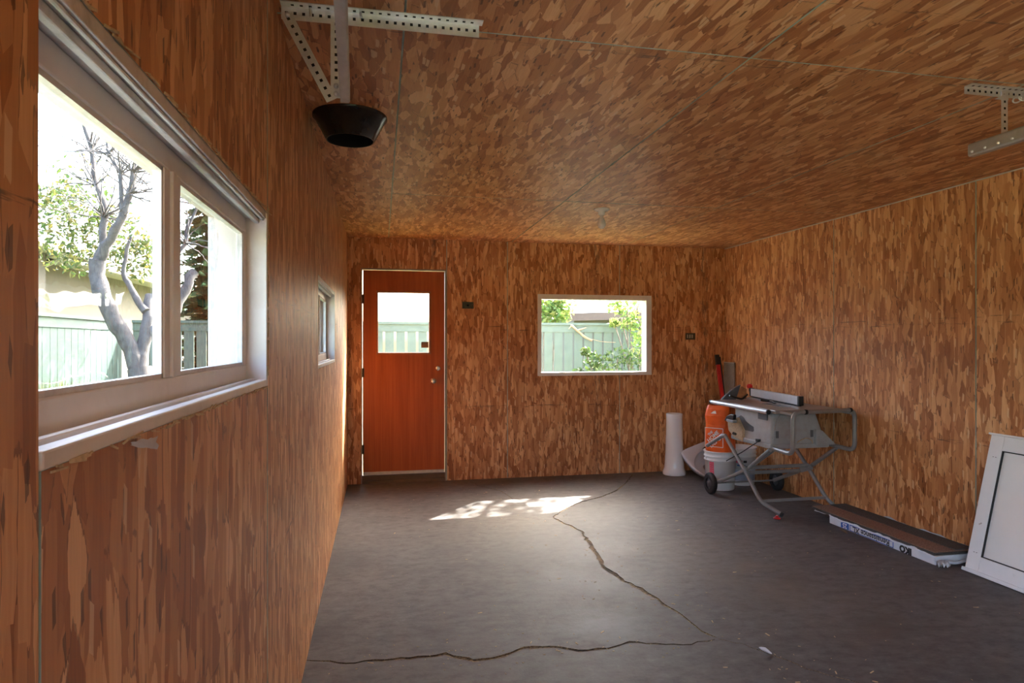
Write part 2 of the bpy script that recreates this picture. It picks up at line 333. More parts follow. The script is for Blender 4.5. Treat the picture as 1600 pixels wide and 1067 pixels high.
class MB:
    def __init__(s): s.v = []; s.f = []; s.mi = []; s.sm = []
    def add(s, vs, fs, mi=0, smooth=False):
        b = len(s.v); s.v += [Vector(x) for x in vs]
        for f in fs: s.f.append(tuple(i + b for i in f)); s.mi.append(mi); s.sm.append(smooth)
        return s
    def box(s, a, b, mi=0):
        x0, x1 = sorted((a[0], b[0])); y0, y1 = sorted((a[1], b[1])); z0, z1 = sorted((a[2], b[2]))
        return s.add([(x0, y0, z0), (x1, y0, z0), (x1, y1, z0), (x0, y1, z0), (x0, y0, z1), (x1, y0, z1), (x1, y1, z1), (x0, y1, z1)],
                     [(0, 3, 2, 1), (4, 5, 6, 7), (0, 1, 5, 4), (1, 2, 6, 5), (2, 3, 7, 6), (3, 0, 4, 7)], mi)
    def bar(s, a, b, w, h, up=(0, 0, 1), mi=0):
        """rectangular bar from a to b; w across, h along 'up'"""
        a, b = Vector(a), Vector(b); d = (b - a).normalized(); up = Vector(up)
        sd = d.cross(up).normalized(); u = sd.cross(d).normalized()
        vs = [p + sd * (w / 2 * i) + u * (h / 2 * j) for p in (a, b) for i, j in ((-1, -1), (1, -1), (1, 1), (-1, 1))]
        return s.add(vs, [(0, 1, 2, 3), (7, 6, 5, 4), (0, 4, 5, 1), (1, 5, 6, 2), (2, 6, 7, 3), (3, 7, 4, 0)], mi)
    def tube(s, pts, r, n=10, mi=0, caps=True):
        pts = [Vector(p) for p in pts]; rs = r if isinstance(r, (list, tuple)) else [r] * len(pts)
        vs, fs = [], []; prev = None
        for i, p in enumerate(pts):
            d = (pts[min(i + 1, len(pts) - 1)] - pts[max(i - 1, 0)]).normalized()
            ref = prev if prev is not None else (Vector((0, 0, 1)) if abs(d.z) < 0.9 else Vector((1, 0, 0)))
            a = (ref - d * ref.dot(d)).normalized(); b = d.cross(a); prev = a
            vs += [p + (a * math.cos(2 * math.pi * k / n) + b * math.sin(2 * math.pi * k / n)) * rs[i] for k in range(n)]
        for i in range(len(pts) - 1):
            for k in range(n):
                k2 = (k + 1) % n; fs.append((i * n + k, i * n + k2, (i + 1) * n + k2, (i + 1) * n + k))
        s.add(vs, fs, mi, True)
        if caps: s.add(vs[:n], [tuple(range(n - 1, -1, -1))], mi); s.add(vs[-n:], [tuple(range(n))], mi)
        return s
    def lathe(s, prof, n=24, o=(0, 0, 0), axis='z', mi=0, smooth=True):
        o = Vector(o); vs, fs = [], []
        for r, h in prof:
            for k in range(n):
                a = 2 * math.pi * k / n; c, q = math.cos(a) * r, math.sin(a) * r
                vs.append(o + Vector((c, q, h) if axis == 'z' else (h, c, q) if axis == 'x' else (q, h, c)))
        for i in range(len(prof) - 1):
            for k in range(n):
                k2 = (k + 1) % n; fs.append((i * n + k, i * n + k2, (i + 1) * n + k2, (i + 1) * n + k))
        return s.add(vs, fs, mi, smooth)
    def disc(s, c, r, axis='z', n=16, flip=False, mi=0):
        c = Vector(c); vs = []
        for k in range(n):
            a = 2 * math.pi * k / n; p, q = math.cos(a) * r, math.sin(a) * r
            vs.append(c + Vector((p, q, 0) if axis == 'z' else (0, p, q) if axis == 'x' else (q, 0, p)))
        return s.add(vs, [tuple(range(n))[::-1] if flip else tuple(range(n))], mi)
    def prism(s, poly, d, mi=0):
        d = Vector(d); n = len(poly); a = [Vector(p) for p in poly]; b = [p + d for p in a]
        return s.add(a + b, [tuple(range(n))[::-1], tuple(range(n, 2 * n))] + [(i, (i + 1) % n, n + (i + 1) % n, n + i) for i in range(n)], mi)
    def build(s, name, mat, parent=None, local=False, bevel=0.0, label=None, kind=None, fix=True):
        me = bpy.data.meshes.new(name)
        vs = s.v
        if parent is not None and not local and parent.name in WM:
            inv = WM[parent.name].inverted(); vs = [inv @ v for v in vs]
        me.from_pydata([tuple(v) for v in vs], [], s.f)
        me.polygons.foreach_set('material_index', s.mi); me.polygons.foreach_set('use_smooth', s.sm)
        for m in (mat if isinstance(mat, (list, tuple)) else [mat]): me.materials.append(MATS[m])
        if fix:
            bm = bmesh.new(); bm.from_mesh(me); bmesh.ops.recalc_face_normals(bm, faces=bm.faces); bm.to_mesh(me); bm.free()
        me.update()
        o = bpy.data.objects.new(name, me); col.objects.link(o)
        if parent is not None:
            o.parent = parent
            WM[o.name] = WM.get(parent.name, Matrix.Identity(4))
        else: WM[o.name] = Matrix.Identity(4)
        if bevel:
            b = o.modifiers.new('bevel', 'BEVEL'); b.width = bevel; b.segments = 2; b.limit_method = 'ANGLE'
        return tag(o, label, None, None, kind)

def round_path(pts, r=0.04, n=5):
    pts = [Vector(p) for p in pts]; out = [pts[0]]
    for i in range(1, len(pts) - 1):
        a, b, c = pts[i - 1], pts[i], pts[i + 1]
        d1, d2 = (a - b), (c - b); k = min(r, d1.length * 0.45, d2.length * 0.45)
        p, q = b + d1.normalized() * k, b + d2.normalized() * k
        for j in range(n + 1):
            t = j / n; out.append(p * (1 - t) ** 2 + b * (2 * t * (1 - t)) + q * t * t)
    out.append(pts[-1]); return out

def text_part(txt, size, mat, parent, matrix, name='lettering', depth=0.0004, bold=0.0, align='CENTER'):
    cu = bpy.data.curves.new('t', 'FONT'); cu.body = txt; cu.size = size; cu.align_x = align; cu.align_y = 'CENTER'
    cu.extrude = depth; cu.offset = bold; cu.resolution_u = 3
    ob = bpy.data.objects.new('t', cu); col.objects.link(ob)
    dg = bpy.context.evaluated_depsgraph_get(); me = bpy.data.meshes.new_from_object(ob.evaluated_get(dg))
    bpy.data.objects.remove(ob); bpy.data.curves.remove(cu)
    me.materials.clear(); me.materials.append(MATS[mat])
    o = bpy.data.objects.new(name, me); col.objects.link(o); o.parent = parent
    o.matrix_local = WM[parent.name].inverted() @ matrix
    return o
def frame_m(o, x, y):
    x = Vector(x).normalized(); y = Vector(y); y = (y - x * y.dot(x)).normalized(); z = x.cross(y)
    return Matrix(((x.x, y.x, z.x, o[0]), (x.y, y.y, z.y, o[1]), (x.z, y.z, z.z, o[2]), (0, 0, 0, 1)))

def sheet(rect, holes, th, front=0, rest=0):
    """sheet in local xy with thickness th below z=0, rectangular holes cut out"""
    x0, y0, x1, y1 = rect
    hs = [(max(a, x0), max(b, y0), min(c, x1), min(d, y1)) for a, b, c, d in holes]
    hs = [h for h in hs if h[0] < h[2] - 1e-6 and h[1] < h[3] - 1e-6]
    xs = sorted({x0, x1} | {v for h in hs for v in (h[0], h[2])}); ys = sorted({y0, y1} | {v for h in hs for v in (h[1], h[3])})
    def solid(i, j):
        if not (0 <= i < len(xs) - 1 and 0 <= j < len(ys) - 1): return False
        cx, cy_ = (xs[i] + xs[i + 1]) / 2, (ys[j] + ys[j + 1]) / 2
        return not any(h[0] < cx < h[2] and h[1] < cy_ < h[3] for h in hs)
    m = MB()
    for i in range(len(xs) - 1):
        for j in range(len(ys) - 1):
            if not solid(i, j): continue
            a, b, c, d = xs[i], ys[j], xs[i + 1], ys[j + 1]
            m.add([(a, b, 0), (c, b, 0), (c, d, 0), (a, d, 0)], [(0, 1, 2, 3)], front)
            m.add([(a, b, -th), (c, b, -th), (c, d, -th), (a, d, -th)], [(3, 2, 1, 0)], rest)
            if not solid(i - 1, j): m.add([(a, b, 0), (a, d, 0), (a, d, -th), (a, b, -th)], [(0, 1, 2, 3)], rest)
            if not solid(i + 1, j): m.add([(c, b, 0), (c, b, -th), (c, d, -th), (c, d, 0)], [(0, 1, 2, 3)], rest)
            if not solid(i, j - 1): m.add([(a, b, 0), (a, b, -th), (c, b, -th), (c, b, 0)], [(0, 1, 2, 3)], rest)
            if not solid(i, j + 1): m.add([(a, d, 0), (c, d, 0), (c, d, -th), (a, d, -th)], [(0, 1, 2, 3)], rest)
    return m

PT, GAP = 0.0045, 0.007
def clad_wall(name, label, basis, u0, u1, v0, v1, useams, vseams, holes, th, mat, out_mat):
    """structure wall with strand-board sheets in front; basis = frame with local z = into room"""
    w = sheet((u0, v0, u1, v1), holes, th, 0, 1)
    bb = basis @ Matrix.Translation((0, 0, -PT - 0.001))
    for i, v in enumerate(w.v): w.v[i] = bb @ v
    o = w.build(name, ['seam_green', out_mat], None, fix=False); tag(o, label, name.split('_')[0], None, 'structure')
    us = [u0] + list(useams) + [u1]; vv = [v0] + list(vseams) + [v1]
    for i in range(len(us) - 1):
        for j in range(len(vv) - 1):
            a, c = us[i] + (GAP / 2 if i else 0), us[i + 1] - (GAP / 2 if i < len(us) - 2 else 0)
            b, d = vv[j] + (GAP / 2 if j else 0), vv[j + 1] - (GAP / 2 if j < len(vv) - 2 else 0)
            hs = holes
            if any(h[0] <= a + 0.01 and h[2] >= c - 0.01 and h[1] <= b + .01 and h[3] >= d - .01 for h in hs): continue
            cx, cy_ = (a + c) / 2, (b + d) / 2
            p = sheet((a - cx, b - cy_, c - cx, d - cy_), [(h[0] - cx, h[1] - cy_, h[2] - cx, h[3] - cy_) for h in hs], PT, 0, 1)
            if not p.f: continue
            po = p.build('panel', [mat, 'seam_green'], o, local=True, fix=False)
            po.matrix_local = basis @ Matrix.Translation((cx, cy_, rng.uniform(-0.0006, 0.0008)))
    return o

# ------------------------------------------------------------------ floor with recessed cracks
def crack_outline(pixels, w0, w1, jit, seed):
    rr = random.Random(seed); pts = [on_z(px, py).to_2d() for px, py in pixels]
    fine = []
    for i in range(len(pts) - 1):
        n = max(2, int((pts[i + 1] - pts[i]).length / 0.035))
        for k in range(n): fine.append(pts[i].lerp(pts[i + 1], k / n))
    fine.append(pts[-1])
    l, r_ = [], []
    for i, p in enumerate(fine):
        d = (fine[min(i + 1, len(fine) - 1)] - fine[max(i - 1, 0)]).normalized(); nrm = Vector((-d.y, d.x))
        w = w0 + (w1 - w0) * math.sin(math.pi * i / (len(fine) - 1)); w *= rr.uniform(0.55, 1.35)
        if i in (0, len(fine) - 1): w = min(w, 0.002)
        c = p + nrm * rr.uniform(-jit, jit)
        l.append(c + nrm * w / 2); r_.append(c - nrm * w / 2)
    return l + r_[::-1]
CR_A1 = [(989, 741), (976, 757), (962, 767), (940, 776), (905, 785), (880, 797), (864, 808)]
CR_A2 = [(864, 808), (880, 817), (908, 829), (920, 848), (934, 870), (944, 886), (960, 897), (975, 908), (1000, 919), (1020, 931), (1045, 950),
         (1065, 960), (1076, 972), (1096, 985), (1119, 996)]
CR_A3 = [(1122, 998), (1160, 1006), (1215, 1026), (1260, 1044), (1330, 1064), (1400, 1085)]
CR_B = [(476, 1030), (540, 1036), (600, 1031), (640, 1028), (695, 1022), (720, 1028), (740, 1032), (770, 1028), (800, 1020), (820, 1011), (860, 1010),
        (905, 1016), (950, 1013), (985, 1004), (1010, 1005), (1040, 1008), (1080, 1006), (1116, 998)]
CR_C = [(722, 747), (745, 758), (785, 768), (802, 780)]
outs = [crack_outline(CR_A1, .010, .015, .007, 1), crack_outline(CR_A2, .014, .028, .009, 2), crack_outline(CR_A3, .003, .005, .006, 3),
        crack_outline(CR_B, .006, .024, .008, 4), crack_outline(CR_C, .004, .007, .006, 5)]
verts2, faces2 = [Vector((XL - 0.1, YF - 0.1)), Vector((XR + 0.1, YF - 0.1)), Vector((XR + 0.1, YB + 0.1)), Vector((XL - 0.1, YB + 0.1))], [[0, 1, 2, 3]]
for oc in outs:
    b = len(verts2); verts2 += oc; faces2.append(list(range(b, b + len(oc))))
rv, re_, rf, ov, oe, of = delaunay_2d_cdt(verts2, [], faces2, 0, 1e-6, True)
def inside(p, poly):
    r = False; j = len(poly) - 1
    for i in range(len(poly)):
        a, b = poly[i], poly[j]
        if (a.y > p.y) != (b.y > p.y) and p.x < (b.x - a.x) * (p.y - a.y) / (b.y - a.y) + a.x: r = not r
        j = i
    return r
fl, ck, top = MB(), {}, []
for f in rf:
    c = (rv[f[0]] + rv[f[1]] + rv[f[2]]) / 3
    hit = [k for k, oc in enumerate(outs) if inside(c, oc)]
    if hit: ck.setdefault(hit[0], []).append(f)
    else: top.append(f)
fl.add([(v.x, v.y, 0) for v in rv], top)
fl.box((XL - .1, YF - .1, -0.12), (XR + .1, YB + .1, -0.03))
floor = fl.build('floor', 'concrete', None, fix=False)
tag(floor, 'stained grey concrete garage floor with long cracks', 'floor', None, 'structure')
for cid, fs in ck.items():
    m = MB(); dp = -0.0035
    m.add([(v.x, v.y, dp) for v in rv], fs)
    cnt = {}
    for f in fs:
        for i in range(len(f)):
            e = (f[i], f[(i + 1) % len(f)]); cnt[e] = 1
    for (a, b) in list(cnt):
        if (b, a) not in cnt:
            A, B = rv[a], rv[b]
            m.add([(A.x, A.y, 0), (B.x, B.y, 0), (B.x, B.y, dp), (A.x, A.y, dp)], [(0, 1, 2, 3)])
    used = sorted({i for f in m.f for i in f}); mp = {k: i for i, k in enumerate(used)}
    m.v = [m.v[k] for k in used]; m.f = [tuple(mp[i] for i in f) for f in m.f]
    m.build('crack', 'crack_fill', floor, fix=False, label='jagged crack filled with sandy crumbs')

# ------------------------------------------------------------------ shell
W1 = (0.70, 1.275, 1.975, 1.775)   # y0,z0,y1,z1 near left window
W2 = (3.52, 1.262, 4.76, 1.755)    # far left window
W3 = (on_y(840, 500, YB).x, 1.05, on_y(1018, 500, YB).x, 1.905)   # back window x0,z0,x1,z1
DX0, DX1, DZ0, DZ1 = on_y(566, 500, YB).x, on_y(695.5, 500, YB).x, 0.0, 2.125
WT = 0.11
BL = Matrix(((0, 0, 1, XL), (1, 0, 0, 0), (0, 1, 0, 0), (0, 0, 0, 1)))
BB = Matrix(((1, 0, 0, 0), (0, 0, -1, YB), (0, 1, 0, 0), (0, 0, 0, 1)))
BR = Matrix(((0, 0, -1, XR), (-1, 0, 0, 0), (0, 1, 0, 0), (0, 0, 0, 1)))
BC = Matrix(((1, 0, 0, 0), (0, -1, 0, 0), (0, 0, -1, H), (0, 0, 0, 1)))
BF = Matrix(((-1, 0, 0, 0), (0, 0, 1, YF), (0, 1, 0, 0), (0, 0, 0, 1)))
clad_wall('wall_left', 'long strand board wall with two white windows', BL, YF - .1, YB + .1, 0, H + .02, [-1.74, -0.52, 0.70, 1.975, 3.19, 4.41, 5.63], [], [W1, W2, (-2.55, -0.01, 0.0, 2.20)], WT, 'osb_wall', 'siding_white')  # last hole: unseen doorway behind the camera, added to light the right wall
clad_wall('wall_back', 'strand board end wall with brown door and window', BB, XL - .02, XR + .02, 0, H + .02, [0.655, 1.283, 2.506],
          [], [W3, (DX0 - .012, 0, DX1 + .012, DZ1 + .012)], WT, 'osb_back', 'siding_white')
clad_wall('wall_right', 'bright strand board wall behind the table saw', BR, -YB - .1, -YF + .1, 0, H + .02, [-4.81, -3.48, -2.26, -1.04, 0.18, 1.40], [], [], WT, 'osb_wall', 'siding_white')
clad_wall('ceiling', 'strand board ceiling with sheet seams', BC, XL - .02, XR + .02, -YB - .02, -YF + .02, [0.075, 1.325, 2.545],
          [-4.60, -2.15, 0.29], [], 0.14, 'osb_ceiling', 'siding_white')
clad_wall('wall_front', 'strand board wall behind the camera with opening added for light', BF, -XR - .02, -XL + .02, 0, H + .02, [-2.9, 0.0], [], [(-1.3, 1.1, -0.2, 2.05)], WT, 'osb_wall', 'siding_white')  # unseen opening, added to let some light in from the front
m = MB(); m.box((XR - .007, YF, H - .008), (XR - .001, YB - .002, H - .001))
tag(m.build('trim_1', 'sweep_pale'), 'thin pale strip along the ceiling above bright right wall', 'trim', None, 'structure')

# ------------------------------------------------------------------ windows
def left_window(name, y0, z0, y1, z1, label, closed_dir):
    xi, xg, xo = XL + 0.001, XL - 0.067, XL - 0.155
    t = thing(name, label, 'window', (XL, (y0 + y1) / 2, z0), (0, 0, 0), None, 'structure')
    j = 0.022
    m = MB(); m.box((XL - .012, y0, z0), (xo, y0 + .002, z1)); m.box((XL - .045, y0, z0), (xo, y0 + j, z1)); m.box((xi, y1 - j, z0), (xo, y1, z1)); m.build('jamb', 'frame_cream', t, bevel=.002)
    m = MB(); m.box((xi - .002, y0 + j, z1 - j), (xo, y1 - j, z1)); m.build('head', 'frame_old', t, bevel=.002)
    m = MB(); m.box((xi - .020, y0 + j, z1 - j - .014), (xi - .034, y1 - j, z1 - j)); m.box((xi - .006, y0 + j, z1 - j - .006), (xi - .013, y1 - j, z1 - j)); m.build('head_stop', 'frame_old', t, bevel=.003)
    m = MB(); m.box((xi, y0 + .003, z0), (xi - .022, y1 - j, z0 + .020)); m.box((xi - .022, y0 + j, z0), (xo - .03, y1 - j, z0 + .013))
    m.box((xi - .030, y0 + j, z0 + .013), (xi - .042, y1 - j, z0 + .024)); m.build('sill', 'frame_cream', t, bevel=.003)
    # sash: rails, stiles, centre mullion
    sx0, sx1 = xg + .013, xg - .007; zb, zt = z0 + .013, z1 - j
    gz0, gz1 = z0 + .062, z1 - .064
    ya, yb = y0 + j, y1 - j; ym0, ym1 = y0 + .545, y0 + .640
    if closed_dir: ym0, ym1 = y0 + (y1 - y0) * .5 - .03, y0 + (y1 - y0) * .5 + .03
    m = MB(); m.box((sx0, ya, zb), (sx1, yb, gz0)); m.build('bottom_rail', 'frame_cream', t, bevel=.003)
    m = MB(); m.box((sx0, ya, gz1), (sx1, yb, zt)); m.build('top_rail', 'frame_cream', t, bevel=.003)
    m = MB(); m.box((sx0, ya, gz0), (sx1, ya + .03, gz1)); m.build('stile', 'frame_cream', t, bevel=.002)
    m = MB(); m.box((sx0, yb - .032, gz0), (sx1, yb, gz1)); m.build('stile', 'frame_cream', t, bevel=.002)
    m = MB(); m.box((sx0, ym0, gz0), (sx1, ym1, gz1)); m.box((sx0 + .006, ym0 + .030, gz0), (sx0 - .01, ym0 + .050, gz1)); m.build('mullion', 'frame_cream', t, bevel=.002)
    m = MB()
    for a, b in ((ya + .03, ym0), (ym1, yb - .032)):
        for c, d, e, f in ((a, gz0, b, gz0 + .008), (a, gz1 - .008, b, gz1), (a, gz0, a + .007, gz1), (b - .007, gz0, b, gz1)):
            m.box((xg + .010, c, d), (xg - .004, e, f))
    m.build('glazing_bead', 'frame_old', t)
    m = MB(); m.box((xg + .0015, ya + .03, gz0), (xg - .0015, ym0, gz1)); m.build('pane', 'glass', t)
    m = MB(); m.box((xg + .0015, ym1, gz0), (xg - .0015, yb - .032, gz1)); m.build('pane', 'glass_double', t)
    return t
w1 = left_window('window_1', *W1, 'large white wooden two-pane window beside the camera', False)
w2 = left_window('window_2', *W2, 'white framed window farther along left wall near the brown door', True)
# torn splintered edge of the sheet around the near window
m = MB(); rr = random.Random(3)
for i in range(150):
    y = rr.uniform(W1[0], W1[2]); L = rr.uniform(.008, .035); a = rr.uniform(-.35, .35)
    z = W1[1] - .001 if i < 60 else W1[3] + .002
    m.bar((XL + .002, y, z + rr.uniform(-.004, .002)), (XL + rr.uniform(.002, .006), y + L, z + L * a * .4 + rr.uniform(-.003, .003)), .002, rr.uniform(.001, .004))
for i in range(60):
    z = rr.uniform(W1[1], W1[3]); L = rr.uniform(.008, .03)
    m.bar((XL + .002, W1[2] + rr.uniform(0, .004), z), (XL + rr.uniform(.001, .004), W1[2] + rr.uniform(0, .007), z + L), .002, rr.uniform(.001, .003), (0, 1, 0))
sp = m.build('splintered_edge', 'raw_wood', w1, kind='stuff', label='splintered board edge around the frame')
# back window
t = thing('window_3', 'white framed single pane window in the back wall', 'window', ((W3[0] + W3[2]) / 2, YB, W3[1]), (0, 0, 0), None, 'structure')
x0, z0, x1, z1 = W3; fw = .052; yo = YB + .12
m = MB(); m.box((x0, YB - .006, z1 - fw), (x1, yo, z1)); m.build('head', 'frame_white', t, bevel=.002)
m = MB(); m.box((x0, YB - .006, z0), (x1, yo, z0 + .036)); m.build('sill', 'frame_white', t, bevel=.002)
for a, b in ((x0, x0 + .042), (x1 - .062, x1)):
    m = MB(); m.box((a, YB - .006, z0 + .036), (b, yo, z1 - fw)); m.build('jamb', 'frame_white', t, bevel=.002)
m = MB(); m.box((x0 + .04, YB + .06, z0 + .034), (x1 - .06, YB + .063, z1 - fw + .002)); m.build('pane', 'glass', t)

# ------------------------------------------------------------------ door
dw = DX1 - DX0
door = thing('door_1', 'reddish brown flush wooden door with window and steel knob', 'door', ((DX0 + DX1) / 2, YB, 0.07), (0, 0, 0), None, 'structure')
gx0, gx1 = on_y(588, 500, YB + .02).x, on_y(673, 500, YB + .02).x
gz1 = on_y(630, 455, YB + .02).z; gz0 = on_y(630, 553.5, YB + .02).z
sl = sheet((DX0 + .006, 0.085, DX1 - .006, DZ1 - .008), [(gx0, gz0, gx1, gz1)], 0.042)
bm_ = BB @ Matrix.Translation((0, 0, -0.012))
sl.v = [bm_ @ v for v in sl.v]
slab = sl.build('slab', 'door_wood', door, fix=False)
m = MB(); yd = YB + .012
for a, b, c, d in ((gx0, gz0, gx1, gz0 + .018), (gx0, gz1 - .018, gx1, gz1), (gx0, gz0 + .018, gx0 + .018, gz1 - .018), (gx1 - .018, gz0 + .018, gx1, gz1 - .018)):
    m.box((a, yd - .008, b), (c, yd + .03, d))
m.build('glazing_stop', 'stop_wood', door, bevel=.002)
pane = MB().box((gx0 + .015, yd + .018, gz0 + .015), (gx1 - .015, yd + .021, gz1 - .015)).build('pane', 'glass', door)
MB().box((gx1 - .095, yd + .0165, gz0 + .065), (gx1 - .022, yd + .0178, gz0 + .125)).build('sticker', 'leaf_brown', pane, label='small brownish sticker on the glass')
k = on_y(677, 595, yd)
m = MB(); m.lathe([(0, -.062), (.016, -.062), (.027, -.052), (.029, -.040), (.022, -.030), (.012, -.024), (.012, -.008), (.030, -.006), (.032, 0), (0, 0)], 18, (k.x, yd, k.z), 'y'); m.build('knob', 'steel_knob', door)
k = on_y(684.5, 575, yd)
m = MB(); m.lathe([(0, -.018), (.018, -.018), (.026, -.010), (.028, 0), (0, 0)], 18, (k.x, yd, k.z), 'y'); m.box((k.x - .004, yd - .034, k.z - .016), (k.x + .004, yd - .018, k.z + .016)); m.build('deadbolt', 'steel_knob', door)
for z in (.34, 1.10, 1.83):
    m = MB(); m.tube([(DX0 + .004, yd - .006, z - .045), (DX0 + .004, yd - .006, z + .045)], .007, 8); m.box((DX0 + .004, yd - .003, z - .045), (DX0 + .02, yd, z + .045)); m.build('hinge', 'hinge_dark', door)
MB().box((DX0 + .008, yd - .012, .086), (DX1 - .008, yd, .115)).build('sweep', 'sweep_pale', door, bevel=.003)
m = MB(); m.box((DX0 - .011, YB - .006, .0), (DX0, YB + .11, DZ1)); m.box((DX1, YB - .006, 0), (DX1 + .011, YB + .11, DZ1)); m.box((DX0 - .011, YB - .006, DZ1), (DX1 + .011, YB + .11, DZ1 + .011)); m.build('frame', 'jamb_pale', door)
m = MB(); m.box((DX0, YB - .004, .001), (DX1, YB + .12, .030)); m.box((DX0, YB + .02, .030), (DX1, YB + .12, .078)); m.build('threshold', 'jamb_dark', door)

# ------------------------------------------------------------------ ceiling fittings
def perforated(m_metal, m_hole, a, b, w, h, up, n, face):
    """angle-iron bar with a row of punched slots on the side 'face'"""
    a, b = Vector(a), Vector(b); d = (b - a).normalized(); up = Vector(up).normalized(); face = Vector(face).normalized()
    th = .003
    m_metal.bar(a, b, th if abs(face.dot(d.cross(up).normalized())) > .5 else w, h, up)
    for i in range(n):
        c = a.lerp(b, (i + .6) / (n + .2)) + face * (th / 2 + .0004)
        m_hole.bar(c - d * .0045, c + d * .0045, .0006, .009, up)
def track_left():
    y = 2.10
    t = thing('door_track', 'garage door track end hung on perforated steel angle beside left wall', 'door track', (-.12, y, 2.16))
    m, hb = MB(), MB()
    perforated(m, hb, (XL + .02, y, H - .022), (.315, y, H - .022), .003, .040, (0, 0, 1), 24, (0, -1, 0))
    m.box((XL + .02, y - .034, H - .0035), (.325, y, H - .0005))
    for i in range(22): hb.box((XL + .05 + i * .0265, y - .021, H - .0042), (XL + .059 + i * .0265, y - .012, H - .0034))
    g = m.build('ceiling_angle', 'galvanised', t); hb.build('slots', 'hole_dark', g)
    m, hb = MB(), MB()
    perforated(m, hb, (-.137, y - .004, 2.165), (-.137, y - .004, H - .03), .003, .034, (1, 0, 0), 10, (0, -1, 0)); g = m.build('hanger', 'galvanised', t); hb.build('slots', 'hole_dark', g)
    m, hb = MB(), MB()
    perforated(m, hb, (-.150, y - .008, 2.155), (XL + .035, y - .008, H - .03), .003, .034, Vector((1, 0, .62)), 11, (0, -1, 0)); g = m.build('brace', 'galvanised', t); hb.build('slots', 'hole_dark', g)
    # C-shaped track running back over the doorway
    m = MB(); a = Vector((-.112, y + .03, 2.19)); b = Vector((-.070, 0.9, 2.215)); c = Vector((-.055, -.3, 2.24))
    sec = [(-.014, -.026), (.012, -.026), (.016, -.020), (.016, .020), (.012, .026), (-.014, .026), (-.014, .022), (.009, .022), (.012, .017), (.012, -.017), (.009, -.022), (-.014, -.022)]
    vs = [p + Vector((u, 0, v)) for p in (a, b, c) for u, v in sec]; n = len(sec)
    m.add(vs, [(i + k * n, (i + 1) % n + k * n, (i + 1) % n + (k + 1) * n, i + (k + 1) * n) for k in (0, 1) for i in range(n)] + [tuple(range(n))])
    m.build('track', 'track_metal', t)
    for p in ((-.137, y - .010, 2.175), (-.137, y - .010, 2.20), (XL + .04, y - .014, H - .035)):
        MB().lathe([(0, -.008), (.007, -.008), (.008, 0)], 8, p, 'y').build('bolt', 'galvanised', t)
    for px in (485, 563):
        p = on_y(px, 22, y - .01); MB().tube([p + Vector((0, 0, .045)), p + Vector((.002, -.004, -.012))], .004, 8).build('bolt', 'galvanised', t)
track_left()
def track_right():
    y = 2.21
    t = thing('door_track', 'garage door track end on short bracket under ceiling near right wall', 'door track', (2.52, y, 2.2))
    m, hb = MB(), MB()
    xa = on_y(1507, 150, y).x
    perforated(m, hb, (xa, y, H - .017), (xa + .62, y, H - .017), .003, .030, (0, 0, 1), 22, (0, -1, 0))
    m.box((xa, y - .034, H - .0035), (xa + .62, y, H - .0005))
    for i in range(20): hb.box((xa + .02 + i * .03, y - .021, H - .0042), (xa + .029 + i * .03, y - .012, H - .0034))
    g = m.build('ceiling_angle', 'galvanised', t); hb.build('slots', 'hole_dark', g)
    xh = on_y(1568, 180, y).x
    m, hb = MB(), MB()
    perforated(m, hb, (xh, y - .004, 2.235), (xh, y - .004, H - .008), .003, .030, (1, 0, 0), 7, (0, -1, 0)); g = m.build('hanger', 'galvanised', t); hb.build('slots', 'hole_dark', g)
    m = MB(); m.prism([(xh - .05, y - .007, H - .045), (xh + .017, y - .007, H - .045), (xh + .017, y - .007, H - .012)], (0, .002, 0)); m.build('gusset', 'galvanised', t)
    ex = xh - .02
    a = Vector((ex, y + .13, 2.225)); b = Vector((ex, -.3, 2.23))
    sec = [(.014, -.027), (-.012, -.027), (-.017, -.020), (-.017, .020), (-.012, .027), (.014, .027), (.014, .023), (-.009, .023), (-.013, .017), (-.013, -.017), (-.009, -.023), (.014, -.023)]
    n = len(sec); m = MB(); m.add([p + Vector((u, 0, v)) for p in (a, b) for u, v in sec], [(i, (i + 1) % n, (i + 1) % n + n, i + n) for i in range(n)] + [tuple(range(n))])
    tr = m.build('track', 'track_metal', t)
    for k in range(5):
        MB().lathe([(0, -.006), (.005, -.005), (.007, 0)], 8, (ex - .017, y + .11 - k * .06, 2.215), 'x').build('bolt', 'galvanised', tr)
    m = MB()
    for k in range(3):
        c = Vector((xh + .045 + k * .03, y - .02 - k * .002, H - .045 + k * .009)); ring = [c + Vector((math.cos(q) * .022, math.sin(q) * .006 if k % 2 else 0, math.sin(q) * .012 + math.cos(q) * .007)) for q in [2 * math.pi * i / 12 for i in range(13)]]
        m.tube(ring, .0032, 6, caps=False)
    m.build('chain', 'galvanised', t)
track_right()
# flared vent collar
vc = Vector((-.138, 3.07, H))
t = thing('vent_collar', 'black flared metal vent collar on the ceiling by left wall', 'vent', vc)
m = MB(); m.lathe([(.168, -.001), (.168, -.010), (.160, -.014), (.108, -.112), (.104, -.112), (.150, -.018)], 36, vc); m.build('flare', 'black_metal', t)
m = MB(); m.lathe([(.104, -.110), (.100, -.02)], 30, vc); m.disc(vc + Vector((0, 0, -.02)), .101, 'z', 30); m.build('pipe', 'pipe_black', t)
